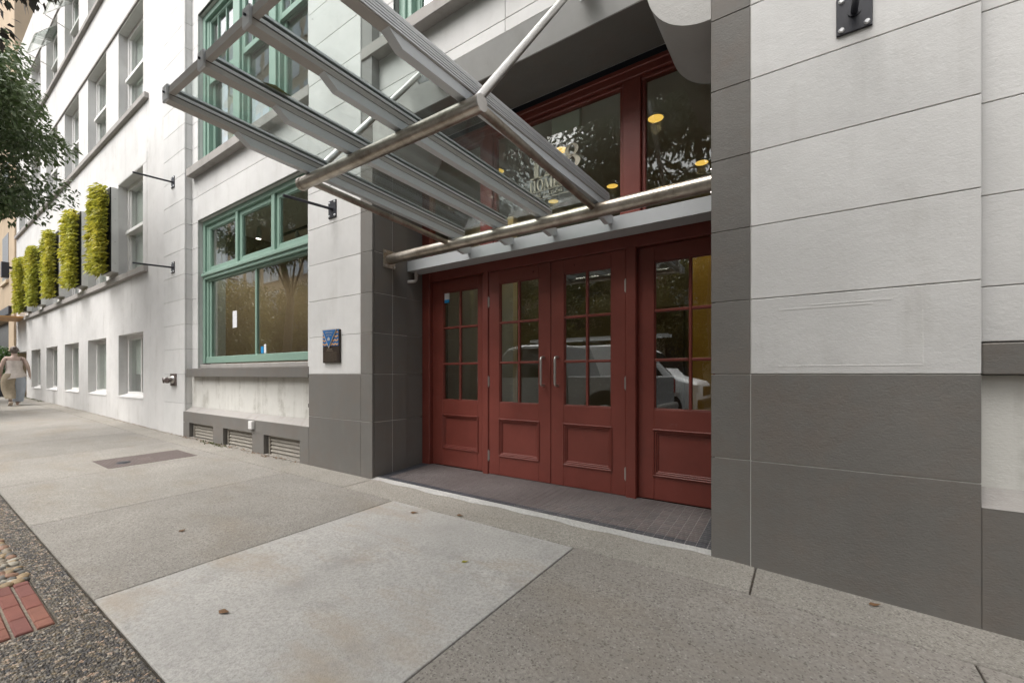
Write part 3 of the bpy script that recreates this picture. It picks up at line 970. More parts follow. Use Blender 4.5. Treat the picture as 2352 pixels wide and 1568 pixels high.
def green_upper(x0, x1, z0, z1, mull):
    y = YW
    f = MB()
    f.box(x0, x0 + 0.10, y, y + .14, z0, z1, 0.006)
    f.box(x0 + .10, x0 + .17, y + .03, y + .14, z0, z1 - .1, 0.006)
    f.box(x1 - 0.10, x1, y, y + .14, z0, z1, 0.006)
    f.box(x0 + .1, x1 - .1, y - .002, y + .14, z1 - .1, z1, 0.006)
    f.box(x0 + .1, x1 - .1, y + .01, y + .14, z0, z0 + .08, 0.006)
    for a, b_ in mull:
        f.box(a, b_, y + .002, y + .14, z0 + .08, z1 - .1, 0.006)
        f.box(a - .045, b_ + .045, y + .04, y + .14, z0 + .08, z1 - .1, 0.005)
    w = f.build('window', 'green', bld)
    xs = [x0 + .17] + [q for a, b_ in mull for q in (a - .045, b_ + .045)] + [x1 - .10]
    zm = 5.22
    for i in range(0, len(xs), 2):
        a, b_ = xs[i], xs[i + 1]
        sash(w, a, b_, zm - .03, z1 - .1, y + .045, 0.05, 0.05, gl='glass_old', wb=.09, bars=([a + (b_ - a) * k / 3 for k in (1, 2)], [5.76]))
        sash(w, a, b_, z0 + .08, zm + .06, y + .10, 0.06, 0.05, gl='glass_old')
    return w
green_upper(-8.985, -5.414, 3.69, 6.43, [(-7.79, -7.56), (-6.60, -6.41)])

# ---- wall over the entrance
wl2 = MB()
wl2.box(-3.957, -0.482, YB + CH, 3.5, 3.06, 3.60)
wl2.box(-3.957, -0.482, YB + CH, 3.5, 6.44, ZTOP)
wl2.box(-3.957, -3.72, YB + CH, 3.5, 3.60, 6.44)
wl2.box(-0.72, -0.482, YB + CH, 3.5, 3.60, 6.44)
wall2 = wl2.build('wall', 'groove', bld)
xj2 = [-2.216]
blocks(wall2, -4.135, -0.285, YB, 3.06, 3.60, white, xj=xj2)
blocks(wall2, -4.135, -3.72, YB, 3.60, 6.44, white)
blocks(wall2, -0.72, -0.285, YB, 3.60, 6.44, white)
blocks(wall2, -4.135, -0.285, YB, 6.44, ZTOP, white, xj=xj2)
MB().prism([(YB, 3.056), (YB + 0.10, 2.83), (3.80, 2.85), (3.80, 3.056)], 'x', -3.955, -0.48).build('lintel', 'white', bld)
MB().box(-3.93, -0.50, 3.215, 3.74, 2.822, 2.852).build('soffit', 'grey', bld)
MB().box(-4.13, -0.29, 2.995, 3.26, 3.525, 3.655, 0.006).build('window_sill', 'stone_sill', bld)
green_upper(-3.72, -0.72, 3.66, 6.43, [(-2.75, -2.55), (-1.65, -1.45)])
# rounded corbels at the top corners of the opening
for cx, sgn in ((-3.93, 1), (-0.504, -1)):
    pr = [(cx, 2.84), (cx, 2.295)]
    for k in range(0, 15):
        a = math.pi / 2 * (1 - k / 14)
        pr.append((cx + sgn * 0.42 * math.cos(a), 2.715 - 0.42 * math.sin(a)))
    pr.append((cx + sgn * 0.42, 2.84))
    MB().prism(pr, 'y', D + 0.004, 3.70).build('corbel', 'corbel', bld, smooth=True)

# ---- right-hand bay
wl3 = MB()
wl3.box(0.703, 2.6, YB - 0.04, 3.5, Z0, ZTOP)
wall3 = wl3.build('wall', 'groove', bld)
blocks(wall3, 0.71, 2.6, YB - 0.063, 0.16, ZTOP, white, zj=[q - 0.03 for q in JZ])
MB().box(0.71, 2.6, YB - 0.05, YB + .01, -0.56, -0.005, 0.003).build('spandrel', 'white_dirty', wall3)
MB().box(0.708, 2.6, 3.0, YB + .02, -0.003, 0.150, 0.006).build('window_sill', 'grey', bld)
MB().box(0.706, 2.6, D + 0.002, YB + .02, Z0, -0.645, 0.003).build('plinth', 'grey', bld)
MB().prism([(D + 0.001, -0.648), (YB - 0.04, -0.54), (YB - 0.04, -0.648)], 'x', 0.707, 2.6).build('plinth_cap', 'stone_sill', bld)

# ---------------------------------------------------------------- entrance: floor, frame, doors
FZ = -1.108
def tz(x, y):
    t = (y - 3.055) / (YD - 3.055)
    return (gz(x, 3.0) + 0.018) * (1 - t) + FZ * t
fl = MB()
xsf = [-3.95, -3.0, -2.0, -1.2, -0.49]
for a, c in zip(xsf, xsf[1:]):
    fl.add([(a, 3.055, tz(a, 3.055) - .001), (c, 3.055, tz(c, 3.055) - .001), (c, 3.80, tz(c, 3.80) - .001), (a, 3.80, tz(a, 3.80) - .001)], [(0, 1, 2, 3)])
floor = fl.build('threshold_floor', 'grout', bld, fix=False)
ap = MB()
N = 24
for i in range(N):
    a, c = -3.95 + i * 3.46 / N, -3.95 + (i + 1) * 3.46 / N
    wa, wc = 0.016 * math.sin(i * 1.7) + .010 * math.sin(i * .6), 0.016 * math.sin((i + 1) * 1.7) + .010 * math.sin((i + 1) * .6)
    ap.add([(a, 2.99 + wa, gz(a, 2.99) + .002), (c, 2.99 + wc, gz(c, 2.99) + .002), (c, 3.052, tz(c, 3.055) + .001), (a, 3.052, tz(a, 3.055) + .001), (c, 3.06, tz(c, 3.06) - .01), (a, 3.06, tz(a, 3.06) - .01)], [(0, 1, 2, 3), (3, 2, 4, 5)])
ap.build('mortar_apron', 'apron', floor, fix=False)
TP, RP = 0.071, 0.0335
tiles = []
nr = int((YD - 3.062) / RP)
for r in range(nr + 1):
    y0 = 3.062 + r * RP
    for c in range(49):
        x0 = -3.945 + c * TP
        border = r < 2 or c < 2 or c > 46
        xc, yc = x0 + TP / 2, y0 + RP / 2
        tiles.append((math.hypot(xc, yc), x0, y0, border))
tiles.sort()
rest = {True: MB(), False: MB()}
tm = {}
for bd in (True, False):
    tmb = MB().box(0, TP - 0.0028, 0, RP - 0.0045, -0.006, 0.0015, 0.0012).data('tile')
    tmb.materials.append(M['tile_b' if bd else 'tile'])
    tm[bd] = tmb
foff = off_of(floor)
for i, (d_, x0, y0, bd) in enumerate(tiles):
    z = tz(x0 + TP / 2, y0 + RP / 2)
    if i < 290:
        o = bpy.data.objects.new('floor_tile', tm[bd])
        COL.objects.link(o)
        o.parent = floor
        o.location = Vector((x0, y0, z + random.uniform(-.0004, .0004))) - foff
    else:
        rest[bd].box(x0, x0 + TP - .0028, y0, y0 + RP - .0045, z - .006, z + .0015)
for bd in (True, False):
    tag(rest[bd].build('floor_tiling', 'tile_b' if bd else 'tile', floor), kind='stuff')

fr = MB()
R_ = 'red'
fr.box(-3.95, -3.82, YD - .01, YD + .10, FZ - .1, 2.76, 0.006)
fr.box(-0.615, -0.48, YD - .01, YD + .10, FZ - .1, 2.76, 0.006)
for a, b_ in ((-2.985, -2.905), (-1.340, -1.243)):
    fr.box(a, b_, YD - .015, YD + .09, FZ - .1, 1.15, 0.008)
for a, b_ in ((-3.02, -2.86), (-1.372, -1.205)):
    fr.box(a, b_, YD + .0, YD + .09, 1.15, 2.66, 0.008)
    fr.box(a - .035, a, YD + .03, YD + .09, 1.40, 2.66, 0.006)
    fr.box(b_, b_ + .035, YD + .03, YD + .09, 1.40, 2.66, 0.006)
fr.box(-3.82, -0.615, YD - .012, YD + .1, 1.135, 1.30, 0.006)
fr.box(-3.94, -0.50, YD - .05, YD + .1, 1.30, 1.325, 0.008)
fr.box(-3.94, -0.50, YD - .03, YD + .1, 1.325, 1.36, 0.008)
fr.box(-3.82, -0.615, YD - .02, YD + .1, 1.36, 1.42, 0.006)
fr.box(-3.82, -0.615, YD - .012, YD + .1, 2.655, 2.76, 0.006)
fr.box(-3.82, -0.615, YD + .02, YD + .09, 2.62, 2.655, 0.006)
fr.box(-3.82, -0.615, YD - .03, YD - .011, 2.715, 2.76, 0.006)
frame = fr.build('door_frame', R_, bld)
MB().box(-3.95, -0.48, YD + .02, YD + .2, 2.76, 2.85).build('head_board', 'black', bld)
tw = None
for a, b_ in ((-3.82, -3.055), (-2.825, -1.407), (-1.17, -0.615)):
    MB().box(a, b_, YD + .055, YD + .061, 1.42, 2.62).build('transom_pane', 'glass_soft', frame)

def door(x0, x1, y, gx0, gx1, label, handle=None, hinge=None, t=0.05):
    z0, z1 = FZ + 0.006, 1.130
    ga, gb = -0.31, 0.992
    pa, pb = -0.887, -0.494
    d = MB()
    c = 0.003
    d.box(x0, gx0, y, y + t, z0, z1, c)
    d.box(gx1, x1, y, y + t, z0, z1, c)
    d.box(gx0, gx1, y + .0005, y + t, gb, z1, c)
    d.box(gx0, gx1, y + .0005, y + t, pb, ga, c)
    d.box(gx0, gx1, y + .0005, y + t, z0, pa, c)
    o = d.build('door', 'red', bld)
    o['label'] = label
    # raised bolection moulding and recessed panel
    MB().box(gx0, gx1, y + .018, y + t - .01, pa, pb).build('panel', 'red', o)
    m = MB()
    for k, (w, pr) in enumerate(((0.0, -.012), (0.016, -.004), (0.030, .006))):
        i0, i1, j0, j1 = gx0 - .012 + w, gx1 + .012 - w, pa - .012 + w, pb + .012 - w
        ww = 0.0155
        m.box(i0, i1, y + pr, y + .02, j1 - ww, j1, 0.005)
        m.box(i0, i1, y + pr, y + .02, j0, j0 + ww, 0.005)
        m.box(i0, i0 + ww, y + pr + .0006, y + .02, j0, j1, 0.005)
        m.box(i1 - ww, i1, y + pr + .0006, y + .02, j0, j1, 0.005)
    m.build('panel_moulding', 'red', o)
    gm = (gx0 + gx1) / 2
    b = 0.013
    mu = MB()
    mu.box(gm - b, gm + b, y + .004, y + .036, ga, gb, 0.005)
    zs = [ga + (gb - ga) * k / 3 for k in (1, 2)]
    for zz in zs:
        mu.box(gx0, gm - b, y + .003, y + .036, zz - b, zz + b, 0.005)
        mu.box(gm + b, gx1, y + .003, y + .036, zz - b, zz + b, 0.005)
    mu.box(gx0, gx1, y + .004, y + .03, ga, ga + .010, .003)
    mu.box(gx0, gx1, y + .010, y + .03, gb - .010, gb, .003)
    mu.box(gx0, gx0 + .010, y + .010, y + .03, ga, gb, .003)
    mu.box(gx1 - .010, gx1, y + .010, y + .03, ga, gb, .003)
    mu.build('muntin', 'red', o)
    zz = [ga] + zs + [gb]
    for k in range(3):
        for (a, b2) in ((gx0, gm - b), (gm + b, gx1)):
            MB().box(a, b2, y + .022, y + .028, zz[k] + b * .6, zz[k + 1] - b * .6).build('pane', 'glass', o)
    if handle is not None:
        hx, za, zb = handle, -0.115, 0.17
        pts = [(hx, y + .002, zb)]
        for k in range(7):
            a = math.pi / 2 * k / 6
            pts.append((hx, y - .035 - .03 * math.sin(a), zb - .03 * (1 - math.cos(a)) * 1.0))
        for k in range(7):
            a = math.pi / 2 * (1 - k / 6)
            pts.append((hx, y - .035 - .03 * math.sin(a), za + .03 * (1 - math.cos(a))))
        pts.append((hx, y + .002, za))
        MB().tube(pts, 0.0125, 12).build('handle', 'chrome', o, smooth=True)
    if hinge is not None:
        for zz in (0.80, -0.08, -0.90):
            h = MB()
            h.tube([(hinge, y - .008, zz - .052), (hinge, y - .008, zz + .052)], 0.0075, 10)
            h.box(hinge - .012, hinge + .012, y - .004, y + .002, zz - .05, zz + .05)
            for q in (-.056, .056):
                h.tube([(hinge, y - .008, zz + q - .006), (hinge, y - .008, zz + q + .006)], 0.005, 8)
            h.build('hinge', 'chrome', o, smooth=True)
    return o
sd = door(-3.818, -2.987, YD + .045, -3.645, -3.10, 'left sidelight door without a handle')
door(-2.902, -2.1195, YD, -2.757, -2.258, 'left leaf of the entrance pair', -2.195, -2.903)
door(-2.1135, -1.3425, YD, -1.968, -1.480, 'right leaf of the entrance pair', -2.035, -1.3405)
door(-1.241, -0.617, YD + .045, -1.10, -0.50, 'right sidelight door beside the grey pillar')
# closers/bolts
for x in (-2.33, -1.86):
    MB().disc((x, YD - .003, 1.062), .012, 'y', .012).build('bolt', 'red', frame)
st = MB().box(-3.64, -3.555, YD + .063, YD + .066, 0.905, 0.985).build('sticker', 'whitetag', sd)
MB().box(-3.64, -3.555, YD + .0625, YD + .0655, 0.865, 0.9045).build('sticker', 'bluetag', sd)

# lettering on the transom glass
def glyphs(txt, x, z, h, y, w=None):
    """serif capitals from strokes; returns builder and advance"""
    b = MB()
    cur = x
    k = h
    def bar(x0, x1, z0, z1):
        b.box(x0, x1, y, y + .002, z0, z1)
    def dia(x0, z0, x1, z1, t):
        b.prism([(x0 - t / 2, z0), (x0 + t / 2, z0), (x1 + t / 2, z1), (x1 - t / 2, z1)], 'y', y, y + .002)
    def ring(cx, cz, rx, rz, tx, tz_, a0=0, a1=360):
        n = 26
        for i in range(n):
            p0, p1 = math.radians(a0 + (a1 - a0) * i / n), math.radians(a0 + (a1 - a0) * (i + 1) / n)
            q = []
            for (aa, ir) in ((p0, 0), (p1, 0), (p1, 1), (p0, 1)):
                q.append((cx + math.cos(aa) * (rx - tx * ir), cz + math.sin(aa) * (rz - tz_ * ir)))
            b.prism(q, 'y', y, y + .002)
    T, t, sf = 0.17 * k, 0.055 * k, 0.09 * k
    for ch in txt:
        if ch == '1':
            bar(cur + .17 * k, cur + .17 * k + T, z, z + k); bar(cur + .04 * k, cur + .47 * k, z, z + t); bar(cur + .04 * k, cur + .2 * k, z + .82 * k, z + .9 * k); cur += .56 * k
        elif ch == '2':
            ring(cur + .27 * k, z + .72 * k, .27 * k, .28 * k, T, t, -20, 175); dia(cur + .06 * k, z + .1 * k, cur + .44 * k, z + .64 * k, T * .8); bar(cur, cur + .55 * k, z, z + .13 * k); cur += .66 * k
        elif ch == '8':
            ring(cur + .29 * k, z + .755 * k, .23 * k, .245 * k, T * .75, t); ring(cur + .29 * k, z + .27 * k, .29 * k, .27 * k, T, t); cur += .68 * k
        elif ch == 'H':
            for q in (0.06, 0.52):
                bar(cur + q * k, cur + q * k + T, z, z + k); bar(cur + q * k - .06 * k, cur + q * k + T + .06 * k, z, z + t); bar(cur + q * k - .06 * k, cur + q * k + T + .06 * k, z + k - t, z + k)
            bar(cur + .1 * k, cur + .6 * k, z + .48 * k, z + .48 * k + t); cur += .84 * k
        elif ch == 'O':
            ring(cur + .4 * k, z + .5 * k, .38 * k, .52 * k, T, t); cur += .86 * k
        elif ch == 'M':
            bar(cur + .06 * k, cur + .06 * k + t, z, z + k); dia(cur + .5 * k, z, cur + .16 * k, z + k, T); dia(cur + .46 * k, z, cur + .78 * k, z + k, t); bar(cur + .72 * k, cur + .72 * k + T, z, z + k)
            for q in (0.0, .68):
                bar(cur + q * k, cur + q * k + .27 * k, z, z + t)
            cur += 1.02 * k
        elif ch == 'E':
            bar(cur + .07 * k, cur + .07 * k + T, z, z + k)
            for zz, ww in ((0, .6), (.48, .45), (1 - .055, .58)):
                bar(cur, cur + ww * k, z + zz * k, z + zz * k + t)
            bar(cur + .54 * k, cur + .6 * k, z, z + .25 * k); bar(cur + .52 * k, cur + .58 * k, z + .75 * k, z + k); cur += .70 * k
        elif ch == 'S':
            ring(cur + .27 * k, z + .74 * k, .25 * k, .26 * k, t, t, 20, 270); ring(cur + .27 * k, z + .26 * k, .26 * k, .26 * k, T * .7, t, -180, 90); dia(cur + .33 * k, z + .4 * k, cur + .17 * k, z + .6 * k, T); cur += .6 * k
    return b, cur
YG = YD + .050
b1, _ = glyphs('128', 0, 2.035, 0.25, YG)
b1.v = [(-2.40 + x * 1.3, y, z) for x, y, z in b1.v]
b1.build('lettering', 'gold', frame)
b2, xe = glyphs('HOMES', 0, 1.905, 0.115, YG)
b2.v = [(-2.40 + x * .9, y, z) for x, y, z in b2.v]
b2.build('lettering', 'gold', frame)

def text_mesh(txt, size, mat, parent, loc, rot, name='lettering', ext=0.0006, align='LEFT', xs=1.0):
    cu = bpy.data.curves.new('t', 'FONT')
    cu.body = txt
    cu.size = size
    cu.extrude = ext
    cu.align_x = align
    cu.space_character = 1.25
    to = bpy.data.objects.new('t', cu)
    COL.objects.link(to)
    dg = bpy.context.evaluated_depsgraph_get()
    dg.update()
    me = bpy.data.meshes.new_from_object(to.evaluated_get(dg))
    bpy.data.objects.remove(to)
    me.materials.clear()
    me.materials.append(M[mat])
    o = bpy.data.objects.new(name, me)
    COL.objects.link(o)
    o.parent = parent
    o.location = Vector(loc) - off_of(parent)
    o.rotation_euler = rot
    o.scale = (xs, 1, 1)
    return o
RX = (math.pi / 2, 0, 0)
text_mesh('THE ELLISON', 0.052, 'gold', frame, (-2.365, YG + .001, 1.838), RX, xs=.95)
oval = MB()
pts = []
for k in range(20):
    a = math.pi / 2 + math.pi * k / 19
    pts.append((-2.37 + .04 * math.cos(a), YG + .001, 1.857 + .04 * math.sin(a)))
for k in range(20):
    a = -math.pi / 2 + math.pi * k / 19
    pts.append((-1.95 + .04 * math.cos(a), YG + .001, 1.857 + .04 * math.sin(a)))
pts.append(pts[0])
oval.tube(pts, 0.0035, 5).build('lettering', 'gold', frame)

# ---------------------------------------------------------------- interiors (parts of the building)
lob = MB()
lob.box(-4.6, 0.4, 8.6, 8.7, FZ, 2.75)
lob.box(-4.7, -4.6, 3.95, 8.7, FZ, 2.75)
lob.box(0.4, 0.5, 3.95, 8.7, FZ, 2.75)
lobby = lob.build('lobby_wall', 'lobby', bld)
MB().box(-1.6, 0.39, 7.6, 8.58, FZ, 2.6).build('ochre_wall', 'ochre', lobby)
MB().box(-4.58, -3.35, 4.9, 5.0, FZ, 2.2).build('partition', 'frosted', lobby)
MB().box(-3.0, -1.9, 8.45, 8.59, FZ, 1.3).build('lift_door', 'darkwood', lobby)
MB().box(-4.7, 0.5, 3.87, 8.7, FZ - .1, FZ).build('lobby_floor', 'darkwood', lobby)
ceil = MB().box(-4.7, 0.5, 3.90, 8.7, 2.70, 2.80).build('lobby_ceiling', 'ceiling', lobby)
for (x, y) in ((-3.36, 4.56), (-2.42, 4.56), (-1.3, 4.56), (-3.24, 5.85), (-2.28, 5.85), (-1.09, 5.85), (-2.3, 7.1), (-1.1, 7.1), (-3.3, 7.1)):
    d = MB()
    d.loft([[(x + r * math.cos(q * math.pi / 12), y + r * math.sin(q * math.pi / 12), z) for q in range(24)] for r, z in ((.105, 2.6995), (.105, 2.688), (.080, 2.688), (.078, 2.699))], caps=False)
    o = d.build('downlight', 'plaster', ceil)
MB2 = []
for (x, y) in ((-3.36, 4.56), (-2.42, 4.56), (-1.3, 4.56), (-3.24, 5.85), (-2.28, 5.85), (-1.09, 5.85), (-2.3, 7.1), (-1.1, 7.1), (-3.3, 7.1)):
    MB().disc((x, y, 2.693), .078, 'z', .004).build('lamp', 'downlight', ceil)
    lamp_fill_spot((x, y, 2.60), 4.5, (1.0, .72, .36), ceil)
MB().box(-2.16, -1.84, 3.86, 3.92, 2.46, 2.70, .005).build('sign_box', 'frosted', lobby)

shop = MB()
shop.box(-10.2, -4.75, 7.6, 7.7, -0.4, 3.2)
shop.box(-10.3, -10.2, 3.52, 7.7, -0.4, 3.2)
shop.box(-4.75, -4.72, 3.8, 7.7, -0.4, 3.2)
shopo = shop.build('shop_wall', 'taupe', bld)
MB().box(-10.3, -4.72, 3.505, 7.7, -0.5, -0.4).build('shop_floor', 'darkwood', shopo)
MB().box(-10.3, -4.72, 3.505, 7.7, 3.05, 3.2).build('shop_ceiling', 'ceiling', shopo)
MB().box(-10.1, -4.76, 6.6, 6.9, 1.75, 3.05).build('bulkhead', 'taupe', shopo)
MB().box(-8.992, -8.984, YW + .125, 3.56, 0.12, 2.74).build('inner_reveal', 'plaster', shopo)
MB().box(-9.95, -9.6, 3.52, 3.74, -0.4, 3.05, .01).build('column', 'plaster', shopo)
trk = MB().box(-9.5, -5.0, 4.7, 4.74, 2.94, 2.98).build('light_track', 'black', shopo)
for x in (-8.6, -7.4, -6.4, -5.7):
    MB().tube([(x, 4.72, 2.95), (x, 4.72, 2.86), (x + .02, 4.78, 2.70)], [.012, .05, .055], 12).build('spotlight', 'alu_paint', trk, smooth=True)
    MB().disc((x + .02, 4.782, 2.697), .045, 'z', .004).build('lamp', 'bulb', trk)
    lamp_fill_spot((x + .02, 4.782, 2.66), 8, (1.0, .88, .7), trk)
for (x, y) in ((-9.3, 4.3), (-9.3, 5.3), (-9.2, 6.3)):  # extra spots, added to light the side wall
    so = MB().tube([(x, y, 3.06), (x, y, 2.96), (x - .02, y, 2.80)], [.012, .05, .055], 12).build('spotlight', 'alu_paint', trk, smooth=True)
    MB().disc((x - .02, y, 2.797), .045, 'z', .004).build('lamp', 'bulb', so)
    lamp_fill_spot((x - .02, y, 2.76), 20, (1.0, .86, .66), so)
lamp_fill_spot((-8.1, 3.8, 2.75), 9, (1.0, .95, .88), shopo)  # added fill without a fixture, brightens the inner window reveal
MB().box(-8.4, -5.2, 5.2, 5.9, -0.4, 0.34).build('counter', 'darkwood', shopo)
up = MB()
up.box(-10.2, -0.3, 6.2, 6.3, 3.2, 9.0)
up.box(-4.9, -4.2, 3.5, 6.2, 3.2, 9.0)
up.build('upper_room_wall', 'taupe', bld)
MB().box(-10.2, -0.3, 3.5, 6.3, 6.6, 6.7).build('upper_room_ceiling', 'ceiling', bld)
MB().box(-10.2, -0.3, 3.5, 6.3, 3.35, 3.42).build('upper_room_floor', 'darkwood', bld)
MB().box(-8.5, -7.9, 3.40, 3.43, 3.75, 6.2).build('curtain', 'blind', bld)
MB().box(-10.28, 2.6, 3.9, 9, ZTOP, ZTOP + .15).build('roof', 'stone_sill', bld)
MB().box(0.55, 2.6, 3.5, 9, Z0, ZTOP).build('side_wall', 'white', bld)

# ---------------------------------------------------------------- glass canopy
can = thing('glass_canopy', (-2.2, 3.226, 1.32), 'glass entrance canopy on stainless steel tubes over the red doors', 'canopy')
RO = [(-2.95, 0.877, 1.528), (-2.487, 0.885, 1.527), (-2.02, 0.892, 1.526), (-1.54, 0.90, 1.525)]
RI = [(-2.97, 3.36, 1.445), (-2.42, 3.36, 1.44), (-1.93, 3.36, 1.435), (-1.385, 3.36, 1.43)]
def along(o, i, Y):
    t = (Y - o[1]) / (i[1] - o[1])
    return Vector((o[0] + (i[0] - o[0]) * t, Y, o[2] + (i[2] - o[2]) * t))
def beam(b, o, i, y0, y1, w, zl, zh, zl1=None, zh1=None, dx=0.0):
    p, q = along(o, i, y0), along(o, i, y1)
    zl1 = zl if zl1 is None else zl1
    zh1 = zh if zh1 is None else zh1
    vs = []
    for (c, a, d) in ((p, zl, zh), (q, zl1, zh1)):
        vs += [(c.x - w / 2 + dx, c.y, c.z + a), (c.x + w / 2 + dx, c.y, c.z + a), (c.x + w / 2 + dx, c.y, c.z + d), (c.x - w / 2 + dx, c.y, c.z + d)]
    b.add(vs, [(0, 1, 2, 3), (4, 7, 6, 5), (0, 4, 5, 1), (1, 5, 6, 2), (2, 6, 7, 3), (3, 7, 4, 0)])
    return b
TOP = 0.062
for k, (o_, i_) in enumerate(zip(RO, RI)):
    r = MB()
    beam(r, o_, i_, o_[1], 3.40, 0.062, 0.0, 0.030)
    raft = r.build('rafter', 'alu_dark', can)
    h = MB()
    beam(h, o_, i_, 1.225, 1.30, 0.05, -0.001, 0.0, -0.052, 0.0)
    beam(h, o_, i_, 1.30, 3.44, 0.05, -0.052, -0.0005, -0.055, -0.0005)
    h.build('haunch', 'alu_light', raft)
    beam(MB(), o_, i_, o_[1] + .004, 3.40, 0.054, 0.030, 0.037).build('gasket', 'rubber', raft)
    beam(MB(), o_, i_, o_[1], 3.40, 0.066, 0.037, 0.053).build('glazing_bar', 'alu_glint', raft)
    beam(MB(), o_, i_, o_[1] + .003, 3.40, 0.050, 0.053, TOP - 0.003).build('gasket', 'rubber', raft)
    beam(MB(), o_, i_, o_[1] - .004, 3.40, 0.060, TOP + .010, TOP + .022).build('pressure_cap', 'alu', raft)
    if k == 3:
        rb = MB()
        for q in range(5):
            beam(rb, o_, i_, o_[1], 3.40, 0.004, 0.004 + q * .013, 0.012 + q * .013, dx=0.034)
        rb.build('edge_rib', 'alu', raft)
    cl = MB()
    cl.box(o_[0] - .036, o_[0] + .036, o_[1] - .014, o_[1] - .001, o_[2] - .004, o_[2] + .085, .004)
    for q in range(4):
        cl.box(o_[0] + .037, o_[0] + .040, o_[1] - .006, o_[1] + .03, o_[2] + .03 + q * .012, o_[2] + .037 + q * .012)
    cl.build('end_clip', 'alu', raft)
    MB().disc((o_[0], o_[1] - .018, o_[2] + .045), .006, 'y', .01, 10).build('bolt', 'black', raft)
    # bearing lug between tube and gutter
    MB().prism([(3.26, 1.35), (3.53, 1.36), (3.53, 1.30), (3.42, 1.265), (3.30, 1.285)], 'x', i_[0] - .02, i_[0] + .02).build('lug', 'alu_paint', raft)
for k in range(3):
    a0, a1, c0, c1 = along(RO[k], RI[k], RO[k][1] + .012), along(RO[k + 1], RI[k + 1], RO[k + 1][1] + .012), along(RO[k], RI[k], 3.40), along(RO[k + 1], RI[k + 1], 3.40)
    vs = []
    for dz in (TOP - .002, TOP + .008):
        for p_, s_ in ((a0, 1), (a1, -1), (c1, -1), (c0, 1)):
            vs.append((p_.x + s_ * 0.012, p_.y, p_.z + dz))
    MB().add(vs, [(3, 2, 1, 0), (4, 5, 6, 7), (0, 1, 5, 4), (1, 2, 6, 5), (2, 3, 7, 6), (3, 0, 4, 7)]).build('glass_pane', 'glass_canopy', can)
    e = MB()
    p0, p1 = RO[k], RO[k + 1]
    e.add([(p0[0] + .036, p0[1] - .004, p0[2] + .030), (p1[0] - .036, p1[1] - .004, p1[2] + .030), (p1[0] - .036, p1[1] + .024, p1[2] + .030), (p0[0] + .036, p0[1] + .024, p0[2] + .030),
           (p0[0] + .036, p0[1] - .004, p0[2] + .072), (p1[0] - .036, p1[1] - .004, p1[2] + .072), (p1[0] - .036, p1[1] + .024, p1[2] + .072), (p0[0] + .036, p0[1] + .024, p0[2] + .072)],
          [(3, 2, 1, 0), (4, 5, 6, 7), (0, 1, 5, 4), (1, 2, 6, 5), (2, 3, 7, 6), (3, 0, 4, 7)])
    e.build('edge_bar', 'alu_dark', can)
ot = MB().tube([(-3.06, 1.72, 1.404), (-1.375, 1.72, 1.394)], 0.044, 28).build('outer_tube', 'ss', can, smooth=True)
MB().tube([(-3.078, 1.72, 1.404), (-3.04, 1.72, 1.404)], 0.047, 28).build('end_cap', 'ss', ot, smooth=True)
MB().tube([(-1.376, 1.72, 1.394), (-1.368, 1.72, 1.394)], 0.0435, 28).build('end_cap', 'ss_clean', ot, smooth=True)
it = MB().tube([(-3.928, 3.226, 1.308), (-0.506, 3.226, 1.325)], 0.056, 32).build('inner_tube', 'ss', can, smooth=True)
for x, sg in ((-3.930, 1), (-0.503, -1)):
    fo = MB().box(x, x + sg * .012, 3.226 - .085, 3.226 + .085, 1.21, 1.41, .003).build('flange', 'ss', it)
    for yy in (-.062, .062):
        for zz in (1.232, 1.388):
            MB().tube([(x + sg * .011, 3.226 + yy, zz), (x + sg * .028, 3.226 + yy, zz)], .012, 8).build('bolt', 'ss_clean', fo)
for x, x1 in ((-2.94, -3.0), (-1.395, -1.405)):
    MB().tube([(x, 1.73, 1.385), (x1, 3.21, 1.335)], 0.025, 18).build('bottom_tube', 'ss', can, smooth=True)
for x, x1 in ((-2.98, -3.05), (-1.40, -1.41)):
    hr = MB().tube([(x, 1.72, 1.42), (x1, 2.86, 2.86)], 0.025, 18).build('hanger_rod', 'ss_clean', can, smooth=True)
    br = MB()
    br.prism([(2.81, 2.80), (2.87, 2.78), (3.115, 2.98), (3.115, 3.16), (3.02, 3.16)], 'x', x1 - .008, x1 + .008)
    br.box(x1 - .07, x1 + .07, 3.098, 3.114, 2.96, 3.19, .002)
    br.build('wall_bracket', 'alu_paint', hr)
MB().prism([(3.512, 1.232), (3.512, 1.352), (3.72, 1.352), (3.72, 1.232)], 'x', -3.945, -0.51).build('gutter', 'gutter', can)
dp = MB().tube([(-3.885, 3.60, 1.24), (-3.885, 3.60, 1.165), (-3.887, 3.597, 1.138), (-3.892, 3.585, 1.122), (-3.90, 3.565, 1.115), (-3.955, 3.53, 1.113)], 0.02, 14).build('drain_pipe', 'alu_dark', can, smooth=True)
MB().tube([(-3.885, 3.60, 1.19), (-3.885, 3.60, 1.205)], 0.025, 14).build('pipe_collar', 'alu_dark', dp, smooth=True)
lf = MB()
pz = along(RO[1], RI[1], 1.16)
lf.add([(pz.x + .035, 1.14, pz.z + .076), (pz.x + .065, 1.20, pz.z + .079), (pz.x + .05, 1.30, pz.z + .074), (pz.x + .005, 1.25, pz.z + .087)], [(0, 1, 2, 3)])
tag(lf.build('fallen_leaf', 'yellow_leaf', fix=False), 'yellow leaf lying on the canopy glass', 'leaf')

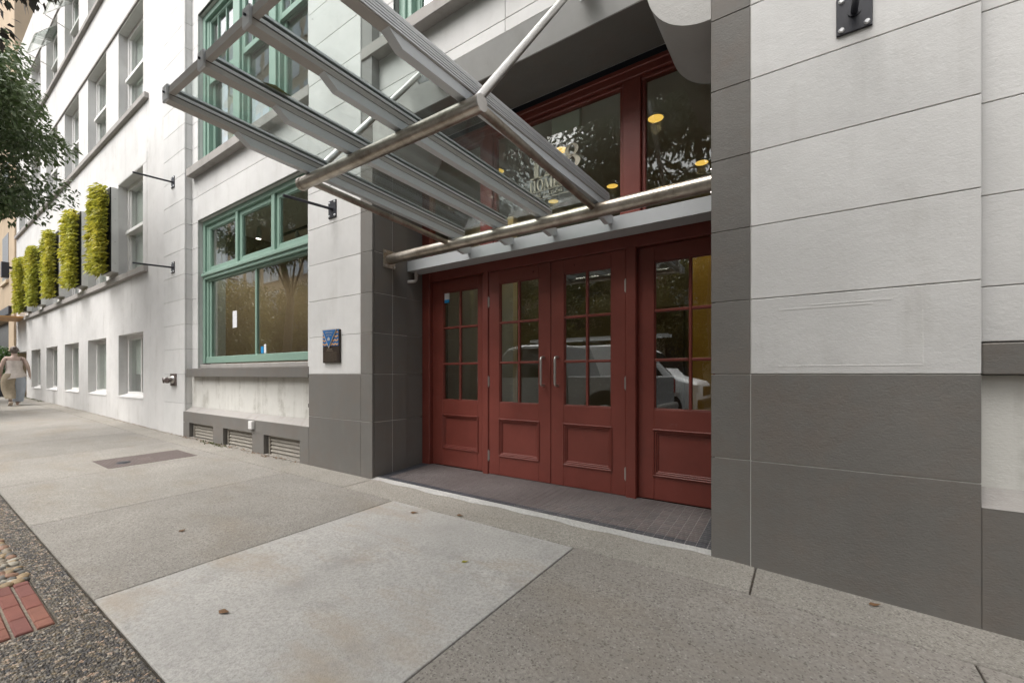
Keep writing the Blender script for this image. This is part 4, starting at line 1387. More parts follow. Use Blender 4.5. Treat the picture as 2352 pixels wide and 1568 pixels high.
# ---------------------------------------------------------------- fixtures on the wall
def rod(x, z, label, gnote):
    t = thing('banner_bracket', (x, D, z), label, 'bracket', 'banner brackets on the facade')
    pt = MB().box(x - .078, x + .078, D - .012, D + .002, z - .105, z + .105, .003).build('plate', 'black', t)
    for dx in (-.055, .055):
        for dz in (-.08, .08):
            MB().tube([(x + dx, D - .012, z + dz), (x + dx, D - .022, z + dz)], [.015, .010], 10).build('bolt', 'alu', pt)
    MB().tube([(x, D - .01, z), (x, 2.41, z - .035)], .0165, 14).build('rod', 'black', t, smooth=True)
    MB().tube([(x, D - .018, z), (x, D - .011, z)], .028, 14).build('weld_collar', 'black', t, smooth=True)
    return t
rod(-4.672, 1.975, 'black banner rod on the door pillar above the bronze plaque', 0)
rod(-4.672, 3.60, 'black banner rod high on the door pillar above the glass canopy', 0)
rod(-9.79, 3.60, 'upper black banner rod on the narrow white pier beside the living wall planters', 0)
rod(-9.79, 2.0, 'lower black banner rod on the narrow white pier beside the living wall planters', 0)
rod(0.22, 1.985, 'black banner bracket on the wide pillar right of the doors', 0)

pq = thing('heritage_plaque', (-4.67, D, 0.14), 'bronze heritage plaque with blue triangle on the white pillar', 'plaque')
pp = MB().box(-4.836, -4.505, D - .03, D + .002, 0.135, 0.53, .004).build('plate', 'bronze', pq)
MB().box(-4.832, -4.510, D - .032, D - .0295, 0.335, 0.524).build('blue_field', 'blue', pp)
for k in range(4):
    z = 0.352 + k * .046
    n = 26
    up_ = [(-4.830 + i * .3165 / n, z + .012 + .007 * math.sin(i * 1.25 + k)) for i in range(n + 1)]
    dn = [(-4.830 + i * .3165 / n, z - .006 + .007 * math.sin(i * 1.25 + k)) for i in range(n + 1)][::-1]
    MB().prism(up_ + dn, 'y', D - .0345, D - .0325).build('wave', 'sand', pp)
MB().prism([(-4.835, 0.535), (-4.530, 0.535), (-4.695, 0.310)], 'y', D - .042, D - .035).build('triangle_rim', 'palecopper', pq)
MB().prism([(-4.815, 0.525), (-4.550, 0.525), (-4.693, 0.330)], 'y', D - .0445, D - .0425).build('triangle', 'blue', pq)
text_mesh('HERITAGE', 0.034, 'palecopper', pq, (-4.682, D - .046, 0.484), RX, align='CENTER', xs=0.8)
text_mesh('BUILDING', 0.026, 'palecopper', pq, (-4.682, D - .046, 0.455), RX, align='CENTER', xs=0.8)
MB().prism([(-4.715, 0.40), (-4.665, 0.40), (-4.665, 0.425), (-4.69, 0.445), (-4.715, 0.425)], 'y', D - .0462, D - .0448).build('emblem', 'palecopper', pq)
tl = MB()
tl.box(-4.745, -4.640, D - .033, D - .0295, 0.290, 0.302)
tl.box(-4.765, -4.620, D - .033, D - .0295, 0.274, 0.280)
for k in range(11):
    z = 0.262 - k * .0105
    x = -4.825
    while x < -4.548 - (0.06 if k == 10 else 0):
        w = random.uniform(.012, .03)
        tl.box(x, min(x + w, -4.545), D - .033, D - .0295, z - .003, z)
        x += w + .004
tl.build('small_print', 'print', pp)

sm = thing('fire_hose_inlet', (-9.76, D, -0.10), 'chrome twin hose inlet on a dark square plate low on the white pier', 'hose inlet')
MB().box(-9.90, -9.62, D - .018, D + .002, -0.215, 0.01, .005).build('plate', 'iron', sm)
MB().tube([(-9.76, D - .016, -.10), (-9.76, D - .06, -.10), (-9.76, D - .10, -.10)], [.075, .06, .055], 20).build('body', 'chrome', sm, smooth=True)
for dx in (-.055, .055):
    s_ = MB().tube([(-9.76 + dx * .4, D - .06, -.10), (-9.76 + dx * 1.2, D - .10, -.11), (-9.76 + dx * 1.5, D - .125, -.115)], [.045, .048, .05], 18).build('snout', 'chrome', sm, smooth=True)
    MB().tube([(-9.76 + dx * 1.5, D - .123, -.115), (-9.76 + dx * 1.65, D - .145, -.118)], [.054, .05], 18).build('cap', 'iron', s_, smooth=True)
wb = MB().box(-6.725, -6.615, D - .045, D + .001, -0.80, -0.685, .006).build('junction_box', 'plaster')
tag(wb, 'small white junction box on the grey plinth between two vents', 'box')
pk = thing('padlock', (-5.30, 3.095, -0.40), 'brass padlock hanging on the stained white wall beside the grey pillar', 'padlock')
MB().box(-5.335, -5.275, 3.07, 3.108, -0.432, -0.382, .004).build('body', 'bronze', pk)
MB().tube([(-5.325 + .02 - .02 * math.cos(math.pi * k / 10), 3.09, -0.385 + .045 * math.sin(math.pi * k / 10)) for k in range(11)], .005, 8).build('shackle', 'chrome', pk, smooth=True)

# cover in the pavement
cv = thing('utility_cover', (-7.45, 1.99, gz(-7.45, 1.99)), 'rusty brown patterned steel utility cover set in the pavement', 'cover')
cp = gslab(MB(), -7.84, -7.09, 1.515, 2.455, 0.004, 0.03).build('plate', 'iron', cv)
td = MB()
for i in range(27):
    for j in range(34):
        x, y = -7.82 + i * .0270 + (.0135 if j % 2 else 0), 1.53 + j * .0272
        if 10 < i < 19 and 13 < j < 19: continue
        z = gz(x, y) + .004
        td.add([(x - .010, y, z), (x, y - .010, z), (x + .010, y, z), (x, y + .010, z), (x, y, z + .005)], [(0, 1, 4), (1, 2, 4), (2, 3, 4), (3, 0, 4)])
tag(td.build('tread_pattern', 'iron', cp, fix=False), kind='stuff')
zc = gz(-7.35, 1.72) + .005
MB().tube([(-7.35, 1.72, zc), (-7.35, 1.72, zc + .012)], [.075, .06], 20).build('lock_cap', 'black', cv, smooth=True)

# leaves on the pavement
def leaf_at(x, y, r, label, mat='litter', s=0.035):
    z = gz(x, y) + 0.004
    c, n = math.cos(r), math.sin(r)
    pts = [(-1, 0, .15), (-.4, .42, .3), (.3, .40, .12), (1, 0, .25), (.3, -.38, .18), (-.4, -.40, .05)]
    vs = [(x + s * (c * a - n * b), y + s * (n * a + c * b), z + s * d) for a, b, d in pts]
    o = MB().add(vs, [(0, 1, 2, 3), (0, 3, 4, 5)]).build('fallen_leaf', mat, fix=False)
    return tag(o, label, 'leaf', 'leaves fallen on the pavement')
leaf_at(-2.42, 0.95, 0.3, 'brown curled leaf on the pale slab near its pebble edge')
leaf_at(-2.72, 2.50, 0.9, 'dark small leaf on the pale slab near the doorway edge strip')
leaf_at(-2.35, 2.66, 0.2, 'tiny dark leaf on the joint of the edge strip')
leaf_at(-1.77, 2.05, 1.0, 'small olive leaf in the middle of the pale slab', 'yellow_leaf', .025)
leaf_at(-3.9, 1.25, 2.0, 'brown leaf on the speckled slab beside the aggregate strip', s=.03)
leaf_at(0.30, 2.93, 0.5, 'brown leaf against the foot of the wide grey pillar', s=.03)
dl = MB()
for k in range(420):
    u = random.random()
    x = -25 + 19.6 * u ** 0.55
    y = 2.985 - abs(random.gauss(0, .03)) if random.random() < .75 else random.uniform(2.98, 3.05)
    if x > -9 and random.random() < .3: y = random.uniform(2.9, 3.05)
    s = random.uniform(.010, .028)
    a = random.uniform(0, 6.28)
    z = gz(x, y) + .004
    dl.add([(x + s * math.cos(a + t), min(y + s * .6 * math.sin(a + t), 2.998 if x < -9.1 else 3.05), z + random.uniform(0, .014)) for t in (0, 1.5, 3.1, 4.6)], [(0, 1, 2, 3)])
tag(dl.build('leaf_litter', 'litter', fix=False), 'dry leaf litter along the foot of the wall', 'leaf litter', kind='stuff')
ms = MB()
for k in range(260):
    cxm = random.choice([-23.2, -21.9, -24.6, -7.9])
    x = random.gauss(cxm, .3)
    y = 2.97 - abs(random.gauss(0, .05))
    s = random.uniform(.015, .05)
    a = random.uniform(0, 6.28)
    z = gz(x, y)
    ms.add([(x, y, z), (x + s * math.cos(a), y + s * .4 * math.sin(a), z + s), (x + s * 1.6 * math.cos(a), y + s * .5 * math.sin(a), z + s * .5)], [(0, 1, 2)])
tag(ms.build('weeds', 'moss', fix=False), 'low green weeds at the foot of the white wall', 'weeds', kind='stuff')

# ---------------------------------------------------------------- white annex
anx = thing('white_annex', (-18, 3.6, -1.1), 'smooth white rendered building with rows of deep set windows and long sills', 'building')
AX0, AX1 = -27.6, -10.289
YA = 3.004
WX = [(-11.50 - 2.735 * k, -13.225 - 2.735 * k) for k in range(6)]
rows = [(-0.50, 0.90, 5), (2.25, 4.40, 6), (5.80, 7.95, 6), (9.45, 11.5, 6)]
am = MB()
TH = 0.42
zc = [Z0]
for a, b_, n in rows:
    zc += [a, b_]
zc.append(13.5)
for i in range(0, len(zc), 2):
    am.box(AX0 if i > 1 else -25.2, AX1, YA, YA + TH, zc[i], zc[i + 1])
for (za, zb, n) in rows:
    xe = AX1
    for (xr, xl) in WX[:n]:
        am.box(xr, xe, YA, YA + TH, za, zb)
        xe = xl
    am.box(AX0 if za > 0 else -25.2, xe, YA, YA + TH, za, zb)
am.box(AX0, -25.2, YA + 1.2, YA + 1.3, Z0, 2.25)
am.box(-25.25, -25.2, YA + TH, YA + 1.3, Z0, 2.25)
am.build('wall', 'white_annex', anx, fix=True)
for ri, (za, zb, n) in enumerate(rows):
    for k, (xr, xl) in enumerate(WX[:n]):
        yy = YA + 0.16
        w = MB()
        fw = 0.10
        w.box(xl, xl + fw, yy, yy + .12, za, zb, .004)
        w.box(xr - fw, xr, yy, yy + .12, za, zb, .004)
        w.box(xl + fw, xr - fw, yy + .001, yy + .12, zb - .09, zb, .004)
        w.box(xl + fw, xr - fw, yy - .02, yy + .12, za, za + .09, .004)
        if ri > 0:
            zm = za + (zb - za) * 0.47
            w.box(xl + fw - .02, xr - fw + .02, yy - .06, yy + .10, zm, zm + .075, .004)
            w.box(xl + fw, xl + fw + .06, yy + .03, yy + .1, za + .09, zb - .09, .004)
        else:
            w.box((xl + xr) / 2 - .02, (xl + xr) / 2 + .02, yy + .03, yy + .1, za + .09, zb - .09, .004)
        wo = w.build('window', 'plaster', anx)
        MB().box(xl + fw, xr - fw, yy + .06, yy + .066, za + .09, zb - .09).build('pane', 'glass_annex', wo)
        MB().box(xl + fw, xr - fw - (0.45 if ri == 0 and k < 2 else 0.0), yy + .13, yy + .14, za + (.09 if (k + ri) % 3 else .5), zb - .05).build('blind', 'blind', wo)
        MB().box(xl, xr, yy + 1.0, yy + 1.05, za - .1, zb + .1).build('room_back', 'taupe', wo)
        if ri == 0:
            MB().prism([(YA - .012, za - .012), (yy, za + .05), (yy, za - .03), (YA - .012, za - .03)], 'x', xl, xr).build('sill', 'white_annex', wo)
        if ri == 3 and k in (2, 3):
            hh = zb - .1
            a = math.radians(38)
            ll = .95
            aw = MB()
            for t0, t1, s0, s1 in ((0, 1, xl + .1, xl + .16), (0, 1, xr - .16, xr - .1), (0, .07, xl + .16, xr - .16), (.93, 1, xl + .16, xr - .16)):
                p0 = (YA + .14 - math.sin(a) * ll * t0, hh - math.cos(a) * ll * t0)
                p1 = (YA + .14 - math.sin(a) * ll * t1, hh - math.cos(a) * ll * t1)
                aw.prism([p0, p1, (p1[0] - .03, p1[1] - .03), (p0[0] - .03, p0[1] - .03)], 'x', s0, s1)
            so = aw.build('open_sash', 'plaster', wo)
            p0 = (YA + .135, hh - .01); p1 = (YA + .135 - math.sin(a) * ll, hh - .01 - math.cos(a) * ll)
            MB().prism([p0, p1, (p1[0] - .006, p1[1] - .006), (p0[0] - .006, p0[1] - .006)], 'x', xl + .16, xr - .16).build('pane', 'glass_annex', so)
            MB().tube([(xl + .13, YA + .14, hh - .9), (xl + .13, p1[0] + .02, p1[1])], .012, 6).build('stay', 'alu_dark', so)
for (za, x0, x1, th, mat) in ((2.185, -25.45, -11.20, .13, 'stone_sill'), (5.74, -27.5, -11.16, .12, 'stone_sill'), (9.40, -27.5, -11.16, .12, 'stone_sill')):
    MB().box(x0, x1, YA - .075, YA + .16, za - th * .5, za + th * .5, .008).build('sill_band', mat, anx)
for z in (7.98, 11.53):
    MB().box(-27.5, -11.2, YA - .03, YA + .002, z, z + .05, .004).build('drip_mould', 'stone_sill', anx)
for (xa, xb) in ((-13.50, -13.225), (-11.50, -11.25)):
    MB().box(xa, xb, YA - .005, YA + .003, 2.26, 4.41, .004).build('surround', 'white_annex', anx)
MB().box(-13.50, -11.25, YA - .0055, YA + .003, 4.412, 4.62, .004).build('surround', 'white_annex', anx)
awn = MB()
awn.prism([(YA + .05, 2.20), (YA + .05, 2.26), (2.15, 2.23), (2.15, 2.20)], 'x', -27.4, -25.25)
tag(awn.build('entrance_awning', 'sand'), 'thin tan flat awning over the recessed entry beyond the living walls', 'awning')

# living wall planters between the windows
def leaves_mesh(P, size, tilt_dirs, name, mat, parent, aspect=0.42, droop=0.0):
    """leaf blades: two-quad folded leaf at each point; tilt_dirs = preferred axis (n,3)"""
    n = len(P)
    ax = tilt_dirs / np.linalg.norm(tilt_dirs, axis=1, keepdims=True)
    rnd = RNG.normal(0, 1, (n, 3))
    sd = np.cross(ax, rnd)
    sd /= np.linalg.norm(sd, axis=1, keepdims=True) + 1e-9
    nm = np.cross(ax, sd)
    L = (size * RNG.uniform(0.65, 1.3, n))[:, None]
    Wd = L * aspect
    base = P
    mid = P + ax * L * 0.5 - nm * L * 0.05
    tip = P + ax * L + np.array([0, 0, -1]) * L * droop
    a = mid + sd * Wd * 0.5 + nm * L * 0.06
    b = mid - sd * Wd * 0.5 + nm * L * 0.06
    V = np.stack([base, a, tip, b], 1).reshape(-1, 3)
    F = np.arange(n * 4).reshape(-1, 4)
    F = np.concatenate([F[:, [0, 1, 2]], F[:, [0, 2, 3]]])
    return np_mesh(name, V, F, mat, parent)

PLX = [-13.222, -15.957, -18.69, -21.43, -24.1]
pnames = ['living wall planter of yellow green ferns nearest the uncovered white window', 'second living wall planter from the banner rods, yellow green ferns', 'middle living wall planter of the five on the white annex', 'fourth living wall planter from the banner rods, between the middle one and the last', 'last living wall planter on the white annex, directly above the tan awning']
for x, lb in zip(PLX, pnames):
    t = thing('living_wall_planter', (x - .38, YA, 2.38), lb, 'planter', 'living wall planters between the annex windows')
    z0, z1 = 2.37, 4.36
    if x > -14: z1 = 4.33
    bx = MB().box(x - .76, x, YA - .125, YA + .002, z0, z1, .004).build('planter_box', 'plaster', t)
    MB().box(x - .75, x - .005, YA - .145, YA - .124, z0 + .01, z1 - .01).build('felt_back', 'rubber', bx)
    for q in range(4):
        MB().disc((x + .002, YA - .06, z0 + .2 + q * .5), .010, 'x', .006, 8).build('rivet', 'alu_dark', bx)
    n = 3000
    rowz = np.round(RNG.uniform(0, 1, n) * 19) / 19
    px = x - RNG.uniform(-.01, .77, n)
    pz = z0 + 0.03 + rowz * (z1 - z0 - .05) + RNG.normal(0, .014, n)
    bulge = 0.5 + 0.5 * np.sin(px * 9 + pz * 3) * np.sin(pz * 5 + 1.0)
    py = YA - .15 - RNG.uniform(0, .20, n) * (0.65 + .5 * bulge)
    dirs = np.stack([RNG.normal(0, .55, n), -np.abs(RNG.normal(.8, .3, n)), RNG.normal(-.15, .25, n)], 1)
    leaves_mesh(np.stack([px, py, pz], 1), .13, dirs, 'fern_foliage', 'leaf_green', t, 0.32, .35)

# ---------------------------------------------------------------- beige neighbour
bg = thing('beige_building', (-36, 3.4, -1.0), 'beige stone building with dark shopfront beyond the white annex', 'building')
MB().box(-95, -27.62, 2.95, 4.2, 2.6, 19).build('wall', 'beige', bg)
MB().box(-29.0, -27.62, 2.93, 4.2, Z0, 2.6).build('corner_pier', 'beige', bg)
MB().box(-95, -29.0, 3.3, 3.5, Z0, 2.6).build('shopfront', 'shop', bg)
MB().box(-50, -28.3, 2.85, 2.96, 2.6, 2.95, .01).build('fascia', 'black', bg)
for k in range(5):
    for z in (4.2, 7.4, 10.6):
        wo = MB().box(-31 - k * 3.4, -29.2 - k * 3.4, 2.94, 3.05, z, z + 2.1).build('window', 'shop', bg)
        MB().box(-31.1 - k * 3.4, -29.1 - k * 3.4, 2.86, 2.96, z - .14, z).build('sill', 'cream', wo)
lamp = thing('wall_lamp', (-28.0, 2.9, 4.4), 'black box lantern fixed to the beige building', 'lamp')
MB().box(-28.2, -27.9, 2.62, 2.84, 4.1, 4.75, .01).build('lantern', 'black', lamp)
MB().box(-28.1, -28.0, 2.8, 2.96, 4.5, 4.6).build('arm', 'black', lamp)

# ---------------------------------------------------------------- trees
def tree(name, loc, label, height, crown_c, crown_r, n, mat, seed, leaf=.085, group=None, clumps=34, trunk_r=.13, holes=.55, bend=(0, 0), parts=None):
    rs = np.random.default_rng(seed)
    t = thing(name, loc, label, 'tree', group)
    base = Vector(loc)
    tr = MB()
    ctr = base + Vector(crown_c)
    top = base + Vector((crown_c[0] * .7, crown_c[1] * .7, height * .86))
    pts = [base + Vector((0, 0, -.05))] + [base.lerp(top, k / 6) + Vector((.08 * math.sin(k * 1.9 + seed), .08 * math.cos(k * 2.3 + seed), 0)) for k in range(1, 7)]
    tr.tube(pts, [trunk_r * 1.25] + [trunk_r * (1 - .13 * k) for k in range(6)], 12)
    cl = []
    while len(cl) < clumps:
        q = rs.uniform(-1, 1, 3)
        d = np.linalg.norm(q)
        if d > 1 or d < .28: continue
        cl.append(np.array(ctr) + q * np.array(crown_r))
    prim = cl[:9]
    mids = []
    for ci, c in enumerate(cl):
        if ci >= 9:
            e = Vector(c)
            s0 = min(mids, key=lambda q: (q - e).length)
            m = s0.lerp(e, .5) + Vector((.06 * math.sin(ci), .06 * math.cos(ci * 2.1), .08))
            tr.tube([s0, m, e], [trunk_r * .10, trunk_r * .07, .004], 5, caps=False)
            continue
        k = int(min(5, max(2, round((c[2] - base.z) / height * 5.6 - 0.9 + .5 * math.sin(c[0] * 9)))))
        s0 = pts[k]
        e = Vector(c)
        m = s0.lerp(e, .5) + Vector((.1 * math.sin(ci * 3.), .1 * math.cos(ci * 2.), .18 * (e - s0).length))
        mids += [m, m.lerp(e, .5), e]
        tr.tube([s0, m, e], [trunk_r * .26, trunk_r * .12, .004], 6, caps=False)
    tr.build('trunk', 'bark', t, smooth=True)
    per = n // clumps
    P, A = [], []
    for c in cl:
        rr = rs.uniform(.45, .8) * min(crown_r) * .62
        k = int(per * rs.uniform(.6, 1.35))
        q = rs.normal(0, 1, (k, 3))
        q /= np.linalg.norm(q, axis=1, keepdims=True)
        q *= (rs.uniform(0, 1, (k, 1)) ** .5) * rr * np.array([1.25, 1.25, .62])
        P.append(c + q)
        dr = q / (np.linalg.norm(q, axis=1, keepdims=True) + 1e-6) * .7 + rs.normal(0, .6, (k, 3)) + np.array([0, 0, -.45])
        A.append(dr)
    P, A = np.concatenate(P), np.concatenate(A)
    leaves_mesh(P, leaf, A, 'crown', mat, t, .5, .15)
    return t
def copy_tree_at(src, loc, rz, label, sc_=1.0):
    c = copy_tree(src)
    c.location = loc
    c.rotation_euler = (0, 0, rz)
    c.scale = (sc_,) * 3
    c['label'] = label
    return c
GRP = 'street trees along the kerb'
ta = tree('street_tree', (-12.6, -0.15, gz(-12.6, -.15)), 'leafy green street tree at the kerb opposite the white annex', 7.6, (.85, .62, 5.35), (2.0, 1.33, 1.3), 36000, 'leaf', 3, .085, GRP, 50)
tb = tree('street_tree', (-6.9, -0.75, gz(-6.9, -.75)), 'dark plum leaved street tree whose twigs hang in from above', 7.4, (.1, .45, 5.75), (1.3, 1.15, 1.55), 9000, 'leaf_dark', 9, .10, GRP, 30)
tc = tree('street_tree', (-1.15, -.75, gz(-1.15, -.75)), 'street tree reflected in the glass above the doors', 8.4, (-.85, -.3, 5.4), (3.4, 1.9, 2.2), 42000, 'leaf', 21, .11, GRP, 80)
td_ = tree('street_tree', (-10.5, -14.4, road_z(-10.5) + .13), 'yellowing street tree reflected in the green framed shop window', 8.0, (0, 0, 4.6), (2.9, 2.5, 2.9), 26000, 'leaf_y', 5, .15, GRP, 60)
te = copy_tree_at(td_, (-16.5, -14.5, road_z(-16.5) + .13), 2.1, 'yellowing tree on the far pavement next to the one reflected in the shop window', 1.05)
tf = copy_tree_at(td_, (-4.2, -14.5, road_z(-4.2) + .13), 4.0, 'yellowing tree on the far pavement reflected in the left door panes', .95)
tg = copy_tree_at(tc, (4.8, -0.9, gz(4.8, -.9)), 1.3, 'street tree at the kerb beyond the wide grey pillar')
for (xx, yy, rr, ss, lb) in ((-18, -.65, 1.0, .62, 'small yellowing kerb tree next past the green street tree'), (-23, -.65, 2.6, .66, 'small yellowing kerb tree opposite the last living wall planter'),
                         (-30.5, -14.5, .4, 1.1, 'yellowing far pavement tree in front of the glass tower, nearest the cream building'), (-38, -14.5, 1.9, 1.2, 'yellowing far pavement tree in front of the middle of the glass tower'), (-46, -14.5, 4.4, 1.15, 'yellowing far pavement tree at the far end of the row')):
    copy_tree_at(td_, (xx, yy, gz(xx, yy) if yy > -2 else road_z(xx) + .13), rr, lb, ss)
th_ = copy_tree_at(td_, (1.8, -14.5, road_z(1.8) + .13), 5.2, 'yellowing tree on the far pavement reflected in the right sidelight panes', 1.0)
ti = copy_tree_at(td_, (-23.5, -14.5, road_z(-23.5) + .13), 3.1, 'yellowing tree on the far pavement furthest from the doors', 1.1)
# shrub by the neighbour
sh = thing('potted_shrub', (-26.7, 2.55, gz(-26.7, 2.55)), 'green potted shrub by the recessed entry beyond the person', 'shrub')
MB().tube([(-26.7, 2.55, gz(-26.7, 2.55)), (-26.7, 2.55, gz(-26.7, 2.55) + .6)], [.22, .30], 16).build('pot', 'black', sh, smooth=True)
q = RNG.normal(0, 1, (1500, 3)); q /= np.linalg.norm(q, axis=1, keepdims=True)
P = np.array([-26.7, 2.55, gz(-26.7, 2.55) + 1.25]) + q * RNG.uniform(.3, 1, (1500, 1)) * np.array([.5, .45, .75])
leaves_mesh(P, .12, q + RNG.normal(0, .5, q.shape), 'foliage', 'shrub', sh, .5)

# ---------------------------------------------------------------- person walking away
def person():
    H = 1.86
    px, py = -20.35, 2.17
    gz0 = gz(px, py)
    t = thing('person', (px, py, gz0), 'person walking away in a pale strapless top and loose linen trousers', 'person', rz=math.radians(90))
    # local frame: faces local +Y (after rotation: -X, away from the camera); local X = right-hand side
    J = {'pelvis': (0, 0, .98, .135), 'waist': (0, .0, 1.14, .125), 'chest': (0, .01, 1.36, .15), 'neckb': (0, 0, 1.53, .075), 'neck': (0, .01, 1.585, .058),
         'head': (0, .02, 1.70, .092), 'crown': (0, .01, 1.80, .075),
         'shL': (-.185, 0, 1.49, .065), 'elL': (-.265, -.03, 1.20, .046), 'wrL': (-.265, .09, .97, .031), 'haL': (-.262, .12, .90, .034),
         'shR': (.185, 0, 1.49, .065), 'elR': (.275, -.09, 1.22, .046), 'wrR': (.315, -.06, .985, .031), 'haR': (.325, -.04, .915, .034),
         'hipL': (-.095, 0, .93, .105), 'knL': (-.10, .10, .52, .062), 'anL': (-.09, -.16, .165, .043), 'toL': (-.09, -.07, .05, .036),
         'hipR': (.095, 0, .93, .105), 'knR': (.10, .17, .52, .062), 'anR': (.095, .22, .09, .043), 'toR': (.10, .38, .035, .036)}
    E_ = [('pelvis', 'waist'), ('waist', 'chest'), ('chest', 'neckb'), ('neckb', 'neck'), ('neck', 'head'), ('head', 'crown'),
          ('chest', 'shL'), ('shL', 'elL'), ('elL', 'wrL'), ('wrL', 'haL'), ('chest', 'shR'), ('shR', 'elR'), ('elR', 'wrR'), ('wrR', 'haR'),
          ('pelvis', 'hipL'), ('hipL', 'knL'), ('knL', 'anL'), ('anL', 'toL'), ('pelvis', 'hipR'), ('hipR', 'knR'), ('knR', 'anR'), ('anR', 'toR')]
    names = list(J)
    vs = [J[k][:3] for k in names]
    es = [(names.index(a), names.index(b)) for a, b in E_]
    rad = [J[k][3] for k in names]
    for s_, hn in ((-1, 'haL'), (1, 'haR')):
        hb = Vector(J[hn][:3])
        hi = names.index(hn)
        for f in range(4):
            o = len(vs)
            bx = hb + Vector((s_ * .006, .030 - f * .019, -.03))
            L = (.034, .040, .037, .028)[f]
            vs += [tuple(bx), tuple(bx + Vector((s_ * .003, .004, -L))), tuple(bx + Vector((-s_ * .008, .012, -L * 1.9)))]
            rad += [.010, .009, .0075]
            es += [(hi, o), (o, o + 1), (o + 1, o + 2)]
        o = len(vs)
        bx = hb + Vector((-s_ * .01, .035, .005))
        vs += [tuple(bx), tuple(bx + Vector((-s_ * .008, .018, -.03))), tuple(bx + Vector((-s_ * .01, .018, -.058)))]
        rad += [.011, .010, .008]
        es += [(hi, o), (o, o + 1), (o + 1, o + 2)]
    k = H / 1.86
    me = bpy.data.meshes.new('body')
    me.from_pydata([tuple(c * k for c in v) for v in vs], es, [])
    o = bpy.data.objects.new('body', me)
    COL.objects.link(o)
    md = o.modifiers.new('skin', 'SKIN')
    md.use_smooth_shade = True
    for i, r in enumerate(rad):
        me.skin_vertices[0].data[i].radius = (r * k, r * k)
    me.skin_vertices[0].data[0].use_root = True
    sb = o.modifiers.new('sub', 'SUBSURF')
    sb.levels = sb.render_levels = 2
    dg = bpy.context.evaluated_depsgraph_get()
    dg.update()
    nm = bpy.data.meshes.new_from_object(o.evaluated_get(dg))
    bpy.data.objects.remove(o)
    nm.materials.clear()
    nm.materials.append(M['skin'])
    nm.polygons.foreach_set('use_smooth', [True] * len(nm.polygons))
    body = bpy.data.objects.new('body', nm)
    COL.objects.link(body)
    body.parent = t
    def add(b, name, mat, parent=t, smooth=True):
        me = b.data(name, Vector((0, 0, 0)), smooth)
        me.materials.append(M[mat])
        q = bpy.data.objects.new(name, me)
        COL.objects.link(q)
        q.parent = parent
        return q
    def ring(cx, cy, z, rx, ry, n=28, wob=0.0, ph=0.0, tilt=0.0):
        return [(cx + rx * (1 + wob * math.sin(7 * a + ph)) * math.cos(a), cy + ry * (1 + wob * math.sin(6 * a + ph * 1.3)) * math.sin(a), z + tilt * math.cos(a)) for a in [2 * math.pi * i / n for i in range(n)]]
    add(MB().loft([ring(0, .0, 1.40, .185, .155, wob=.01), ring(0, .0, 1.30, .185, .160, wob=.02, ph=.5), ring(0, .0, 1.17, .170, .150, wob=.03, ph=1), ring(.01, .0, 1.05, .195, .170, wob=.05, ph=2), ring(.015, 0, .93, .235, .195, wob=.05, ph=3, tilt=.03), ring(.02, 0, .86, .245, .20, wob=.06, ph=3.4, tilt=.05)], caps=False), 'top', 'satin')
    # loose trousers: one hip ring, two legs
    add(MB().loft([ring(-.03, 0, 1.0, .19, .165), ring(-.09, .0, .90, .165, .165, wob=.03), ring(-.12, .05, .70, .155, .155, wob=.06, ph=1), ring(-.115, .07, .50, .145, .15, wob=.08, ph=1.6), ring(-.10, -.03, .32, .125, .13, wob=.09, ph=2.2), ring(-.09, -.11, .22, .10, .105, wob=.06, ph=2.6)], caps=False), 'trouser_leg', 'linen')
    add(MB().loft([ring(.03, 0, 1.0, .19, .165), ring(.09, .02, .90, .155, .165, wob=.03), ring(.115, .09, .70, .145, .15, wob=.06, ph=2), ring(.115, .16, .50, .135, .145, wob=.08, ph=2.5), ring(.105, .19, .28, .12, .13, wob=.08, ph=3), ring(.10, .21, .12, .11, .12, wob=.05, ph=3.3)], caps=False), 'trouser_leg', 'denim')
    hr = MB()
    rings = []
    for i in range(9):
        a = math.pi * i / 8
        r = math.sin(a)
        rings.append(ring(0, -.005, 1.735 + .118 * math.cos(a), .094 * r + .003, .112 * r + .003, 24, .02, i))
    hr.loft(rings)
    hair = add(hr, 'hair', 'hair')
    rings = []
    for i in range(7):
        a = math.pi * i / 6
        rings.append(ring(0, -.105, 1.80 + .045 * math.cos(a), .045 * math.sin(a) + .003, .04 * math.sin(a) + .003, 16, .05, i))
    add(MB().loft(rings), 'hair_bun', 'hair', hair)
    for s_ in (-1, 1):
        add(MB().tube([(s_ * .093, .02, 1.73), (s_ * .108, .012, 1.715), (s_ * .10, .018, 1.685)], [.012, .02, .011], 8), 'ear', 'skin')
        add(MB().tube([(s_ * .035, .098, 1.725), (s_ * .035, .112, 1.725)], [.016, .010], 10), 'eye', 'plaster')
    add(MB().tube([(0, .105, 1.72), (0, .135, 1.685), (0, .11, 1.678)], [.010, .018, .012], 8), 'nose', 'skin')
    add(MB().tube([(-.028, .102, 1.645), (0, .112, 1.642), (.028, .102, 1.645)], [.004, .008, .004], 8), 'mouth', 'skin')
